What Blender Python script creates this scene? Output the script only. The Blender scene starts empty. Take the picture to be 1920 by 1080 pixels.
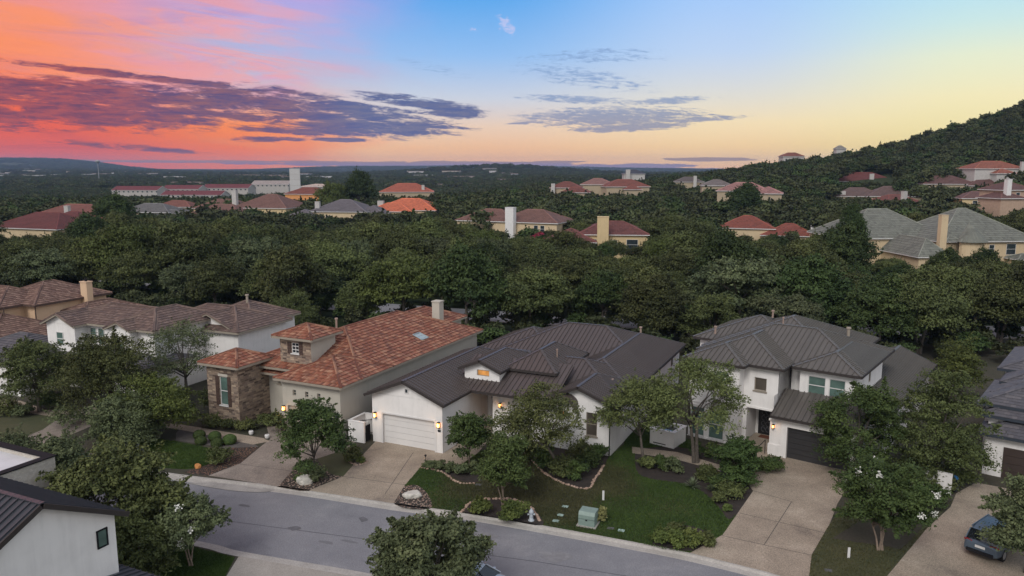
import bpy, math, random
import numpy as np
from math import sin, cos, tan, atan, atan2, radians, pi, sqrt, degrees
from mathutils import Vector, Matrix
random.seed(7); RNG = np.random.default_rng(11)
sc = bpy.context.scene
COL = sc.collection
# ------------------------------------------------------------------ camera
CAMH = 22.0; PITCH = atan(224/1440.)
cd = bpy.data.cameras.new("camera"); cam = bpy.data.objects.new("camera", cd); COL.objects.link(cam)
cd.sensor_width = 36.0; cd.lens = 36.0*1440/1920; cd.clip_start = 0.5; cd.clip_end = 40000
cam.location = (0, 0, CAMH); cam.rotation_euler = (pi/2-PITCH, 0, 0)
sc.camera = cam
# ------------------------------------------------------------------ view / light
sc.view_settings.view_transform = 'Standard'; sc.view_settings.look = 'None'
sc.view_settings.exposure = 0.2; sc.view_settings.gamma = 1.0
sc.cycles.max_bounces = 5; sc.cycles.diffuse_bounces = 2; sc.cycles.glossy_bounces = 2
sc.cycles.transparent_max_bounces = 6; sc.cycles.volume_bounces = 0
sc.cycles.use_denoising = True

def srgb(r, g, b, a=1.0):
    f = lambda c: (c/255/12.92) if c/255 <= 0.04045 else ((c/255+0.055)/1.055)**2.4
    return (f(r), f(g), f(b), a)

class NT:
    """small helper to write node trees as expressions"""
    def __init__(s, tree): s.t = tree; s.n = tree.nodes; s.l = tree.links
    def node(s, typ, **kw):
        n = s.n.new(typ)
        for k, v in kw.items(): setattr(n, k, v)
        return n
    def put(s, sock, v):
        if v is None: return
        if hasattr(v, 'is_linked') or isinstance(v, bpy.types.NodeSocket): s.l.new(v, sock)
        else: sock.default_value = v
    def m(s, op, a, b=None, c=None, clamp=False):
        n = s.node('ShaderNodeMath', operation=op, use_clamp=clamp)
        s.put(n.inputs[0], a)
        if b is not None: s.put(n.inputs[1], b)
        if c is not None: s.put(n.inputs[2], c)
        return n.outputs[0]
    def mix(s, f, a, b, blend='MIX'):
        n = s.node('ShaderNodeMix', data_type='RGBA', blend_type=blend)
        s.put(n.inputs[0], f); s.put(n.inputs[6], a); s.put(n.inputs[7], b)
        return n.outputs[2]
    def ramp(s, f, stops, interp='LINEAR'):
        n = s.node('ShaderNodeValToRGB'); r = n.color_ramp; r.interpolation = interp
        while len(r.elements) < len(stops): r.elements.new(0.5)
        for e, (p, c) in zip(r.elements, stops):
            e.position = p; e.color = c if len(c) == 4 else (*c, 1)
        s.put(n.inputs[0], f); return n.outputs[0]
    def noise(s, vec, scale, detail=4, rough=.55, dist=0.0, dim='3D'):
        n = s.node('ShaderNodeTexNoise', noise_dimensions=dim)
        if vec is not None: s.l.new(vec, n.inputs['Vector'])
        n.inputs['Scale'].default_value = scale; n.inputs['Detail'].default_value = detail
        n.inputs['Roughness'].default_value = rough; n.inputs['Distortion'].default_value = dist
        return n.outputs[0]
    def sstep(s, v, lo, hi):
        n = s.node('ShaderNodeMapRange', interpolation_type='SMOOTHSTEP')
        s.put(n.inputs[0], v); n.inputs[1].default_value = lo; n.inputs[2].default_value = hi
        return n.outputs[0]
    def xyz(s, x, y, z):
        n = s.node('ShaderNodeCombineXYZ'); s.put(n.inputs[0], x); s.put(n.inputs[1], y); s.put(n.inputs[2], z)
        return n.outputs[0]

def g(v):  # grey
    return (v, v, v, 1)

# ------------------------------------------------------------------ sky : everything is a function of azimuth and elevation
def build_world():
    w = bpy.data.worlds.new("World"); sc.world = w; w.use_nodes = True
    t = NT(w.node_tree); t.n.clear()
    out = t.node('ShaderNodeOutputWorld'); bg = t.node('ShaderNodeBackground')
    t.l.new(bg.outputs[0], out.inputs[0])
    tc = t.node('ShaderNodeTexCoord'); sx = t.node('ShaderNodeSeparateXYZ'); t.l.new(tc.outputs['Generated'], sx.inputs[0])
    X, Y, Z = sx.outputs
    deg = 180/pi
    az = t.m('MULTIPLY', t.m('ARCTAN2', X, Y), deg)              # 0 ahead, + right
    el = t.m('MULTIPLY', t.m('ARCSINE', Z), deg)
    # elevation warp so that one ramp covers 0..90
    e = t.m('POWER', t.m('MAXIMUM', t.m('DIVIDE', el, 90), 0), 0.5)     # 12.3deg -> .37 ; 3 -> .18
    def E(d): return (max(d, 0)/90)**.5
    S = srgb
    zen = (E(90), (.36, .38, .43)); hi = (E(40), (.46, .50, .60))
    left = t.ramp(e, [(0, S(214, 84, 80)), (E(1.2), S(222, 84, 70)), (E(3.2), S(238, 90, 54)), (E(5.5), S(252, 122, 62)), (E(7.5), S(250, 140, 92)),
                      (E(9), S(246, 146, 112)), (E(10.6), S(232, 146, 148)), (E(18), S(205, 150, 190)), hi, zen])
    ml = t.ramp(e, [(0, S(242, 112, 66)), (E(1.5), S(250, 118, 58)), (E(3), S(254, 142, 72)), (E(4.5), S(238, 180, 160)), (E(6.5), S(188, 188, 215)),
                    (E(9), S(168, 180, 228)), (E(11.5), S(178, 165, 225)), (E(18), S(140, 170, 232)), hi, zen])
    mid = t.ramp(e, [(0, S(252, 178, 126)), (E(1.5), S(252, 196, 146)), (E(3), S(240, 208, 182)), (E(5), S(204, 210, 224)), (E(8), S(146, 190, 240)),
                     (E(12.3), S(82, 164, 236)), (E(20), S(84, 150, 225)), hi, zen])
    rt = t.ramp(e, [(0, S(255, 188, 130)), (E(1.5), S(255, 214, 154)), (E(3.2), S(250, 226, 182)), (E(5), S(226, 222, 212)), (E(8), S(190, 212, 242)),
                    (E(12.3), S(160, 200, 250)), (E(20), S(120, 175, 235)), hi, zen])
    fr = t.ramp(e, [(0, S(244, 214, 134)), (E(1.5), S(246, 226, 150)), (E(4.5), S(248, 236, 186)), (E(7), S(232, 238, 208)), (E(9), S(204, 232, 230)),
                    (E(12), S(172, 222, 246)), (E(20), S(140, 190, 232)), hi, zen])
    rear = t.ramp(e, [(0, (.72, .69, .69, 1)), (E(8), (.86, .85, .86, 1)), (E(25), (.86, .86, .90, 1)), (E(50), (.64, .66, .73, 1)), zen])
    # wobble of the left/mid boundary (pink veil edge)
    v1 = t.xyz(t.m('MULTIPLY', az, .05), t.m('MULTIPLY', el, .16), 1.3)
    wob = t.m('MULTIPLY', t.m('SUBTRACT', t.noise(v1, 1.6, 5, .55, .6), .5), 16)
    azw = t.m('ADD', az, wob)
    c = t.mix(t.sstep(az, -31, -17), left, ml)
    c = t.mix(t.sstep(t.m('ADD', azw, t.m('MULTIPLY', el, -.25)), -19, -7), c, mid)
    c = t.mix(t.sstep(az, -2, 15), c, rt)
    c = t.mix(t.sstep(az, 15, 31), c, fr)
    # pink veil of high cirrus at the left, streaky, rising to the right
    rot = lambda sl: t.m('SUBTRACT', el, t.m('MULTIPLY', az, sl))
    vs = t.xyz(t.m('MULTIPLY', az, .045), t.m('MULTIPLY', rot(-.03), .30), 4.0)
    st = t.noise(vs, 1.5, 7, .62, .9)
    veil = t.sstep(st, .40, .66)
    vm = t.m('MULTIPLY', t.m('MULTIPLY', veil, t.sstep(t.m('MULTIPLY', azw, -1), 9, 20)), t.sstep(el, 3.0, 5.5))
    pink = t.mix(t.sstep(az, -33, -22), S(244, 146, 132), S(226, 160, 192))
    c = t.mix(t.m('MULTIPLY', vm, .8), c, pink)
    vs2 = t.xyz(t.m('MULTIPLY', az, .06), t.m('MULTIPLY', rot(.05), .42), 9.0)
    st2 = t.sstep(t.noise(vs2, 1.7, 7, .6, .8), .46, .70)
    vm2 = t.m('MULTIPLY', t.m('MULTIPLY', st2, t.sstep(t.m('MULTIPLY', az, -1), 14, 20)), t.sstep(el, 4.5, 7))
    c = t.mix(t.m('MULTIPLY', vm2, .55), c, t.mix(t.sstep(az, -34, -22), S(205, 132, 140), S(186, 140, 190)))
    vs3 = t.xyz(t.m('MULTIPLY', az, .055), t.m('MULTIPLY', rot(-.10), .50), 15.0)
    st3 = t.sstep(t.noise(vs3, 1.6, 9, .66, .9), .47, .62)
    vm3 = t.m('MULTIPLY', t.m('MULTIPLY', st3, t.sstep(t.m('MULTIPLY', azw, -1), 11, 19)), t.sstep(el, 3.5, 6))
    c = t.mix(t.m('MULTIPLY', vm3, .62), c, t.mix(t.sstep(az, -33, -16), S(255, 146, 92), S(244, 164, 160)))
    vs4 = t.xyz(t.m('MULTIPLY', az, .10), t.m('MULTIPLY', el, .9), 22.0)
    st4 = t.sstep(t.noise(vs4, 1.5, 8, .62, .6), .48, .66)
    vm4 = t.m('MULTIPLY', t.m('MULTIPLY', st4, t.sstep(t.m('MULTIPLY', az, -1), 12, 20)), t.m('SUBTRACT', 1, t.sstep(el, 2.5, 4.5)))
    c = t.mix(t.m('MULTIPLY', vm4, .5), c, t.mix(t.sstep(az, -30, -15), S(190, 72, 84), S(255, 150, 84)))
    # dark cloud bank : elliptical patches broken up by stretched noise
    def blob(a0, e0, ra, re, tilt=0.0, amp=1.0):
        da = t.m('SUBTRACT', az, a0)
        de = t.m('SUBTRACT', t.m('SUBTRACT', el, e0), t.m('MULTIPLY', da, tilt))
        q = t.m('ADD', t.m('POWER', t.m('ABSOLUTE', t.m('DIVIDE', da, ra)), 2), t.m('POWER', t.m('ABSOLUTE', t.m('DIVIDE', de, re)), 2))
        r = t.m('MAXIMUM', t.m('SUBTRACT', 1.0, q), -1.0)
        return t.m('MULTIPLY', r, amp)
    def pa(px): return degrees(atan((px-960)/1457.))
    def pe(px, py): return degrees(atan((316-py)/1457.*cos(atan((px-960)/1457.))))
    def px_blob(px, py, rx, ry, slope=0.0, amp=1.0):
        return blob(pa(px), pe(px, py), rx/25.4, ry/25.4*cos(atan((px-960)/1457.)), -slope, amp)
    def union(bl):
        r = bl[0]
        for b in bl[1:]: r = t.m('MAXIMUM', r, b)
        return r
    bank = union([px_blob(40, 165, 230, 24, .10), px_blob(170, 205, 330, 46, .02), px_blob(330, 190, 300, 32, .05), px_blob(500, 190, 190, 28, .08), px_blob(640, 208, 200, 22, .10),
                  px_blob(690, 238, 210, 26, .02, 1.1), px_blob(640, 222, 160, 26, 0), px_blob(790, 196, 130, 13, .12), px_blob(850, 210, 70, 16, .1, 1.1), px_blob(540, 248, 120, 7, .05), px_blob(300, 152, 250, 8, .08, .8),
                  px_blob(650, 263, 60, 5, 0), px_blob(500, 262, 70, 6, 0, .8), px_blob(240, 276, 120, 7, .07, .7), px_blob(0, 240, 160, 10, 0, .5)])
    vc = t.xyz(t.m('MULTIPLY', az, .20), t.m('MULTIPLY', t.m('ADD', el, t.m('MULTIPLY', az, .06)), 1.25), 2.0)
    n1 = t.noise(vc, 1.9, 13, .74, .35)
    dens = t.m('ADD', t.m('MULTIPLY', bank, .20), t.m('SUBTRACT', n1, .5))
    cm = t.sstep(dens, .0, .15)
    cm = t.m('MULTIPLY', cm, t.sstep(bank, -.35, .25))
    n2 = t.noise(t.xyz(t.m('MULTIPLY', az, .24), t.m('MULTIPLY', el, 1.7), 7.0), 2.0, 12, .72, .3)
    ccL = t.mix(t.sstep(n2, .36, .62), S(84, 46, 88), S(164, 72, 80))
    ccM = t.mix(t.sstep(n2, .36, .62), S(60, 54, 114), S(126, 80, 100))
    ccR = t.mix(t.sstep(n2, .36, .62), S(46, 72, 140), S(92, 98, 140))
    cc = t.mix(t.sstep(az, -31, -19), ccL, ccM); cc = t.mix(t.sstep(az, -19, -10), cc, ccR)
    c = t.mix(t.m('MULTIPLY', cm, .93), c, cc)
    # thin scattered clouds to the right of the middle
    thin = union([px_blob(1150, 222, 210, 24, .0), px_blob(1080, 190, 130, 9, .05, .8), px_blob(1180, 240, 140, 10, -.04, 1.1), px_blob(1300, 226, 110, 6, -.04),
                  px_blob(1250, 192, 90, 8, -.05, .9), px_blob(1090, 150, 150, 22, .15, .55), px_blob(1100, 115, 160, 10, .02, .5), px_blob(990, 232, 50, 3, -.05), px_blob(820, 135, 80, 10, .2, .3), px_blob(1130, 105, 110, 8, 0, .5)])
    vt = t.xyz(t.m('MULTIPLY', az, .34), t.m('MULTIPLY', t.m('ADD', el, t.m('MULTIPLY', az, .05)), 1.9), 5.0)
    n3 = t.noise(vt, 2.8, 13, .76, .4)
    dt = t.m('ADD', t.m('MULTIPLY', thin, .24), t.m('SUBTRACT', n3, .53))
    tm = t.m('MULTIPLY', t.sstep(dt, .0, .18), t.sstep(thin, -.3, .3))
    c = t.mix(t.m('MULTIPLY', tm, .78), c, t.mix(t.sstep(el, 2.6, 7.0), S(112, 126, 166), S(128, 158, 204)))
    # low band on the horizon
    low = union([px_blob(820, 308, 430, 6, .004), px_blob(1120, 312, 200, 6, .0), px_blob(1330, 299, 90, 4, 0), px_blob(1050, 304, 60, 3, 0), px_blob(1250, 318, 120, 5, 0), px_blob(420, 303, 300, 3, 0, .8)])
    n4 = t.noise(t.xyz(t.m('MULTIPLY', az, .25), t.m('MULTIPLY', el, 2.2), 3.0), 1.5, 6, .6, .2)
    lm = t.sstep(t.m('ADD', t.m('MULTIPLY', low, .35), t.m('SUBTRACT', n4, .5)), .02, .14)
    c = t.mix(t.m('MULTIPLY', lm, .85), c, t.mix(t.sstep(el, .25, .6), S(108, 104, 152), S(150, 118, 116)))
    # small white puff
    pf = union([px_blob(950, 57, 20, 20, .6, .7), px_blob(893, 65, 14, 5, 0, .5)])
    n5 = t.noise(t.xyz(t.m('MULTIPLY', az, .8), t.m('MULTIPLY', el, 1.2), 8.0), 2.0, 6, .65, .5)
    pm = t.sstep(t.m('ADD', t.m('MULTIPLY', pf, .3), t.m('SUBTRACT', n5, .5)), .08, .28)
    c = t.mix(t.m('MULTIPLY', pm, .6), c, S(214, 206, 238))
    # away from the picture : plain dusk sky behind the camera, dark below the horizon
    aab = t.m('ABSOLUTE', az)
    c = t.mix(t.sstep(aab, 55, 100), c, rear)
    c = t.mix(t.sstep(el, -.2, -6), c, (.03, .035, .03, 1))
    nish = t.node('ShaderNodeTexSky', sky_type='NISHITA', sun_disc=False)
    nish.sun_elevation = radians(8); nish.sun_rotation = radians(200); nish.altitude = 300
    add = t.node('ShaderNodeMix', data_type='RGBA', blend_type='ADD'); add.inputs[0].default_value = .004
    t.l.new(c, add.inputs[6]); t.l.new(nish.outputs[0], add.inputs[7])
    t.l.new(add.outputs[2], bg.inputs[0]); bg.inputs[1].default_value = .88
    w.cycles.sampling_method = 'MANUAL'; w.cycles.sample_map_resolution = 512
build_world()
sl = bpy.data.lights.new("sun", 'SUN'); so = bpy.data.objects.new("sun", sl); COL.objects.link(so)
sl.energy = 1.5; sl.angle = radians(22); sl.color = (1.0, .955, .90)
so.rotation_euler = (radians(48), 0, radians(-25))      # soft light of the bright dusk sky behind the viewer, high and a little left

# ------------------------------------------------------------------ geometry helpers
F = 1440.
def ray(px, py):
    u = (px-960)/F; v = (540-py)/F
    return (u, cos(PITCH)+v*sin(PITCH), -sin(PITCH)+v*cos(PITCH))
def G(px, py, z=0.0):
    d = ray(px, py); t = (z-CAMH)/d[2]
    return (d[0]*t, d[1]*t, z)
def AT(px, py, Y):
    d = ray(px, py); t = Y/d[1]
    return (d[0]*t, Y, CAMH+d[2]*t)
def smooth(t): t = np.clip(t, 0, 1); return t*t*(3-2*t)

class MB:
    def __init__(s): s.v = []; s.f = []; s.uv = []; s.mi = []
    def poly(s, pts, uv=None, mi=0):
        n = len(s.v); s.v += [tuple(p) for p in pts]; s.f.append(tuple(range(n, n+len(pts))))
        if uv is None:
            a = Vector(pts[0]); b = Vector(pts[1])
            nn = Vector((0, 0, 0)); c = Vector(pts[-1]); nn = (b-a).cross(c-a)
            if nn.length < 1e-9: nn = Vector((0, 0, 1))
            nn.normalize()
            if abs(nn.z) > .9: uv = [(p[0], p[1]) for p in pts]
            else:
                h = Vector((-nn.y, nn.x, 0)).normalized(); uv = [(Vector(p).dot(h), p[2]) for p in pts]
        s.uv += list(uv); s.mi.append(mi)
    def box(s, x0, y0, z0, x1, y1, z1, mi=0, bottom=True):
        p = [(x0, y0, z0), (x1, y0, z0), (x1, y1, z0), (x0, y1, z0), (x0, y0, z1), (x1, y0, z1), (x1, y1, z1), (x0, y1, z1)]
        fs = [(0, 1, 5, 4), (1, 2, 6, 5), (2, 3, 7, 6), (3, 0, 4, 7), (4, 5, 6, 7)]
        if bottom: fs.append((3, 2, 1, 0))
        for f in fs: s.poly([p[i] for i in f], mi=mi)
    def bar(s, a, b, w, h, up=(0, 0, 1), mi=0):
        """box of width w, height h along a->b, sitting on the line (bottom centre)"""
        a = Vector(a); b = Vector(b); d = (b-a)
        if d.length < 1e-4: return
        d.normalize(); up = Vector(up); side = d.cross(up)
        if side.length < 1e-4: side = Vector((1, 0, 0))
        side.normalize(); u2 = side.cross(d).normalized()
        q = []
        for o in (a, b):
            for (i, j) in ((-1, 0), (1, 0), (1, 1), (-1, 1)): q.append(o+side*(i*w/2)+u2*(j*h))
        for f in ((0, 1, 5, 4), (1, 2, 6, 5), (2, 3, 7, 6), (3, 0, 4, 7), (3, 2, 1, 0), (4, 5, 6, 7)): s.poly([q[i] for i in f], mi=mi)
    def tube(s, pts, rs, n=8, mi=0, cap=True):
        rings = []
        for i, p in enumerate(pts):
            p = Vector(p); d = Vector(pts[min(i+1, len(pts)-1)])-Vector(pts[max(i-1, 0)])
            d.normalize(); a = d.cross(Vector((.31, .95, .05)));
            if a.length < .1: a = d.cross(Vector((1, 0, 0)))
            a.normalize(); b = d.cross(a)
            rings.append([p+(a*cos(2*pi*k/n)+b*sin(2*pi*k/n))*rs[i] for k in range(n)])
        for i in range(len(rings)-1):
            for k in range(n):
                s.poly([rings[i][k], rings[i][(k+1) % n], rings[i+1][(k+1) % n], rings[i+1][k]], uv=[(k/n, i), ((k+1)/n, i), ((k+1)/n, i+1), (k/n, i+1)], mi=mi)
        if cap: s.poly(rings[-1], uv=[(0, 0)]*n, mi=mi); s.poly(rings[0][::-1], uv=[(0, 0)]*n, mi=mi)
    def lathe(s, prof, n=16, o=(0, 0, 0), mi=0):
        for i in range(len(prof)-1):
            for k in range(n):
                a0 = 2*pi*k/n; a1 = 2*pi*(k+1)/n
                P = lambda q, a: (o[0]+q[0]*cos(a), o[1]+q[0]*sin(a), o[2]+q[1])
                s.poly([P(prof[i], a0), P(prof[i], a1), P(prof[i+1], a1), P(prof[i+1], a0)], mi=mi)
    def build(s, name, mats, parent=None, smooth_=False):
        me = bpy.data.meshes.new(name); me.from_pydata(s.v, [], s.f)
        uvl = me.uv_layers.new(name='UVMap')
        uvl.data.foreach_set('uv', np.array(s.uv, dtype=np.float32).ravel())
        if not isinstance(mats, (list, tuple)): mats = [mats]
        for m in mats: me.materials.append(m)
        if len(mats) > 1: me.polygons.foreach_set('material_index', s.mi)
        if smooth_:
            import bmesh
            bm = bmesh.new(); bm.from_mesh(me); bmesh.ops.remove_doubles(bm, verts=bm.verts, dist=1e-4); bmesh.ops.recalc_face_normals(bm, faces=bm.faces); bm.to_mesh(me); bm.free()
            me.polygons.foreach_set('use_smooth', [True]*len(me.polygons))
        me.update()
        o = bpy.data.objects.new(name, me); COL.objects.link(o)
        if parent is not None: o.parent = parent
        return o

def npmesh(name, V, Q, mats, parent=None, uv=None, col=None, mi=None):
    me = bpy.data.meshes.new(name); k = Q.shape[1]
    me.vertices.add(len(V)); me.vertices.foreach_set('co', V.astype(np.float32).ravel())
    me.loops.add(Q.size); me.loops.foreach_set('vertex_index', Q.astype(np.int32).ravel())
    me.polygons.add(len(Q)); me.polygons.foreach_set('loop_start', np.arange(0, Q.size, k, dtype=np.int32))
    me.polygons.foreach_set('loop_total', np.full(len(Q), k, dtype=np.int32))
    if col is not None:
        a = me.attributes.new('tone', 'FLOAT', 'FACE'); a.data.foreach_set('value', col.astype(np.float32))
    for m in (mats if isinstance(mats, (list, tuple)) else [mats]): me.materials.append(m)
    if mi is not None: me.polygons.foreach_set('material_index', mi.astype(np.int32))
    me.update(calc_edges=True)
    o = bpy.data.objects.new(name, me); COL.objects.link(o)
    if parent is not None: o.parent = parent
    return o

def tag(o, label=None, cat=None, group=None, kind=None):
    if label: o['label'] = label
    if cat: o['category'] = cat
    if group: o['group'] = group
    if kind: o['kind'] = kind
    return o
def empty(name, loc, rz=0.0):
    o = bpy.data.objects.new(name, None); COL.objects.link(o); o.location = loc; o.rotation_euler = (0, 0, rz)
    o.empty_display_size = .3
    return o

# ------------------------------------------------------------------ materials
MATS = {}
def new_mat(name):
    m = bpy.data.materials.new(name); m.use_nodes = True; t = NT(m.node_tree)
    return m, t, t.n['Principled BSDF']
def bump(t, b, h, strength=.4, dist=.02):
    n = t.node('ShaderNodeBump'); n.inputs['Strength'].default_value = strength; n.inputs['Distance'].default_value = dist
    t.l.new(h, n.inputs['Height']); t.l.new(n.outputs[0], b.inputs['Normal'])
def uvxy(t):
    n = t.node('ShaderNodeUVMap'); s = t.node('ShaderNodeSeparateXYZ'); t.l.new(n.outputs[0], s.inputs[0]); return s.outputs[0], s.outputs[1], n.outputs[0]
def objc(t):
    return t.node('ShaderNodeTexCoord').outputs['Object']
def geoc(t):
    return t.node('ShaderNodeNewGeometry').outputs['Position']

def plain(name, col, rough=.7, metal=0.0, vary=.12, scale=1.5, bmp=0.0, bscale=30, emit=None, es=1.0):
    if name in MATS: return MATS[name]
    m, t, b = new_mat(name)
    p = geoc(t)
    n = t.noise(p, scale, 5, .6)
    c2 = tuple(x*(1-vary) for x in col[:3])+(1,); c1 = tuple(min(1, x*(1+vary)) for x in col[:3])+(1,)
    t.l.new(t.ramp(n, [(.3, c2), (.7, c1)]), b.inputs['Base Color'])
    b.inputs['Roughness'].default_value = rough; b.inputs['Metallic'].default_value = metal
    if bmp: bump(t, b, t.noise(p, bscale, 4, .6), bmp, .02)
    if emit: b.inputs['Emission Color'].default_value = emit; b.inputs['Emission Strength'].default_value = es
    MATS[name] = m; return m

def tile_mat(name, cols, tw=.25, th=.40, barrel=True, rough=.75):
    """roof tiles : every tile cell has a tone of its own (the tiles are a fired mix), curved across, stepped down the slope"""
    if name in MATS: return MATS[name]
    m, t, b = new_mat(name)
    u, v, uv = uvxy(t)
    cu = t.m('DIVIDE', u, tw); rv = t.m('DIVIDE', v, th)
    row = t.m('FLOOR', rv)
    if not barrel: cu = t.m('ADD', cu, t.m('MULTIPLY', t.m('MODULO', row, 2), .5))
    cell = t.node('ShaderNodeTexWhiteNoise', noise_dimensions='2D')
    t.l.new(t.xyz(t.m('FLOOR', cu), row, 0), cell.inputs[0])
    big = t.noise(uv, .35, 3, .6)
    f = t.m('ADD', t.m('ADD', t.m('MULTIPLY', cell.outputs[0], .70), .09), t.m('MULTIPLY', big, .14))
    n = len(cols)
    c = t.ramp(f, [(i/(n-1)*.96+.02, q) for i, q in enumerate(cols)])
    fine = t.noise(uv, 9, 4, .6)
    c = t.mix(.35, c, t.ramp(fine, [(.3, g(.25)), (.7, g(.75))]), 'OVERLAY')
    t.l.new(c, b.inputs['Base Color']); b.inputs['Roughness'].default_value = rough
    fr = t.m('FRACT', cu); fv = t.m('FRACT', rv)
    if barrel:
        hx = t.m('ABSOLUTE', t.m('SINE', t.m('MULTIPLY', fr, pi)))
        hx = t.m('POWER', hx, .7)
    else:
        hx = t.sstep(t.m('ABSOLUTE', t.m('SUBTRACT', fr, .5)), .5, .44)
    hv = t.m('SUBTRACT', 1.0, fv)
    h = t.m('ADD', t.m('MULTIPLY', hx, .7 if barrel else .25), t.m('MULTIPLY', hv, .4))
    bump(t, b, h, 1.0, .09 if barrel else .05)
    MATS[name] = m; return m

def metal_mat(name, col):
    if name in MATS: return MATS[name]
    m, t, b = new_mat(name)
    u, v, uv = uvxy(t)
    pan = t.node('ShaderNodeTexWhiteNoise', noise_dimensions='1D')
    t.l.new(t.m('FLOOR', t.m('DIVIDE', u, .42)), pan.inputs['W'])
    n = t.noise(uv, .8, 4, .6)
    f = t.m('ADD', t.m('MULTIPLY', pan.outputs[0], .35), t.m('MULTIPLY', n, .65))
    t.l.new(t.ramp(f, [(.2, tuple(x*.86 for x in col[:3])), (.8, tuple(x*1.14 for x in col[:3]))]), b.inputs['Base Color'])
    b.inputs['Metallic'].default_value = .0; b.inputs['Roughness'].default_value = .42; b.inputs['Specular IOR Level'].default_value = .5
    bump(t, b, n, .15, .05)
    MATS[name] = m; return m

def stucco(name, col, dirt=.10):
    if name in MATS: return MATS[name]
    m, t, b = new_mat(name)
    p = geoc(t); u, v, uv = uvxy(t)
    n = t.noise(p, .5, 5, .65)
    st = t.noise(t.xyz(t.m('MULTIPLY', u, 3.0), t.m('MULTIPLY', v, .25), 0), 1.0, 4, .6)
    f = t.m('ADD', t.m('MULTIPLY', n, .6), t.m('MULTIPLY', st, .4))
    c = t.ramp(f, [(.3, tuple(x*(1-dirt*1.5) for x in col[:3])), (.52, col[:3]), (.75, tuple(min(.95, x*(1+dirt*.4)) for x in col[:3]))])
    t.l.new(c, b.inputs['Base Color']); b.inputs['Roughness'].default_value = .9
    bump(t, b, t.noise(p, 14, 5, .7), .25, .02)
    MATS[name] = m; return m

def brick_mat(name, cols, mortar, bw=.55, bh=.22, ms=.02, bmp=.6):
    if name in MATS: return MATS[name]
    m, t, b = new_mat(name)
    u, v, uv = uvxy(t)
    rv = t.m('DIVIDE', v, bh); row = t.m('FLOOR', rv)
    wn = t.node('ShaderNodeTexWhiteNoise', noise_dimensions='1D'); t.l.new(row, wn.inputs['W'])
    cu = t.m('ADD', t.m('DIVIDE', u, bw), t.m('MULTIPLY', wn.outputs[0], 7.0))
    cu = t.m('ADD', cu, t.m('MULTIPLY', t.noise(t.xyz(t.m('MULTIPLY', cu, .7), row, 0), 1.0, 1), .9))
    cell = t.node('ShaderNodeTexWhiteNoise', noise_dimensions='2D'); t.l.new(t.xyz(t.m('FLOOR', cu), row, 0), cell.inputs[0])
    n = len(cols)
    c = t.ramp(cell.outputs[0], [(i/(n-1)*.9+.05, q) for i, q in enumerate(cols)])
    c = t.mix(.4, c, t.ramp(t.noise(uv, 5, 5, .65), [(.3, g(.3)), (.7, g(.7))]), 'OVERLAY')
    fu = t.m('ABSOLUTE', t.m('SUBTRACT', t.m('FRACT', cu), .5)); fv = t.m('ABSOLUTE', t.m('SUBTRACT', t.m('FRACT', rv), .5))
    ed = t.m('MAXIMUM', t.sstep(fu, .5-ms/bw*1.3, .5), t.sstep(fv, .5-ms/bh*1.3, .5))
    c = t.mix(t.m('MULTIPLY', ed, .7), c, mortar)
    t.l.new(c, b.inputs['Base Color']); b.inputs['Roughness'].default_value = .9
    h = t.m('ADD', t.m('SUBTRACT', 1, ed), t.m('MULTIPLY', t.noise(uv, 6, 4, .6), .6))
    bump(t, b, h, bmp, .04)
    MATS[name] = m; return m

def glass_mat(name, col=(.03, .04, .045), rough=.08, emit=None, es=1.0):
    if name in MATS: return MATS[name]
    m, t, b = new_mat(name)
    u, v, uv = uvxy(t)
    t.l.new(t.ramp(t.noise(uv, .9, 2), [(.3, tuple(x*.7 for x in col)), (.7, tuple(x*1.3 for x in col))]), b.inputs['Base Color'])
    b.inputs['Roughness'].default_value = rough; b.inputs['Specular IOR Level'].default_value = .8
    if emit:
        e = t.ramp(t.noise(uv, 1.3, 3), [(.3, tuple(x*.35 for x in emit[:3])), (.65, emit[:3])])
        t.l.new(e, b.inputs['Emission Color']); b.inputs['Emission Strength'].default_value = es
    MATS[name] = m; return m

def ground_mat(name, stops, scale=.5, fine=12, fmix=.5, rough=.95, bmp=.3, crack=None, chips=None):
    if name in MATS: return MATS[name]
    m, t, b = new_mat(name)
    p = geoc(t)
    n = t.noise(p, scale, 9, .68, .35)
    c = t.ramp(n, stops)
    f = t.noise(p, fine, 4, .7)
    c = t.mix(fmix, c, t.ramp(f, [(.28, g(.15)), (.72, g(.85))]), 'OVERLAY')
    h = f
    if chips:      # loose stones or bark
        vo = t.node('ShaderNodeTexVoronoi'); t.l.new(p, vo.inputs['Vector']); vo.inputs['Scale'].default_value = chips[0]
        cc = t.ramp(t.m('MULTIPLY', t.node('ShaderNodeSeparateXYZ').outputs[0], 1) if False else vo.outputs['Color'], chips[1])
        c = t.mix(.9, c, cc); c = t.mix(t.sstep(vo.outputs['Distance'], .25, .55), c, chips[2]); h = t.m('SUBTRACT', 1, vo.outputs['Distance'])
    if crack:
        vo = t.node('ShaderNodeTexVoronoi', feature='DISTANCE_TO_EDGE'); t.l.new(p, vo.inputs['Vector']); vo.inputs['Scale'].default_value = crack
        c = t.mix(t.m('MULTIPLY', t.sstep(vo.outputs['Distance'], .012, .0), .5), c, (.02, .02, .02, 1))
    t.l.new(c, b.inputs['Base Color']); b.inputs['Roughness'].default_value = rough
    bump(t, b, h, bmp, .04)
    MATS[name] = m; return m

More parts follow.
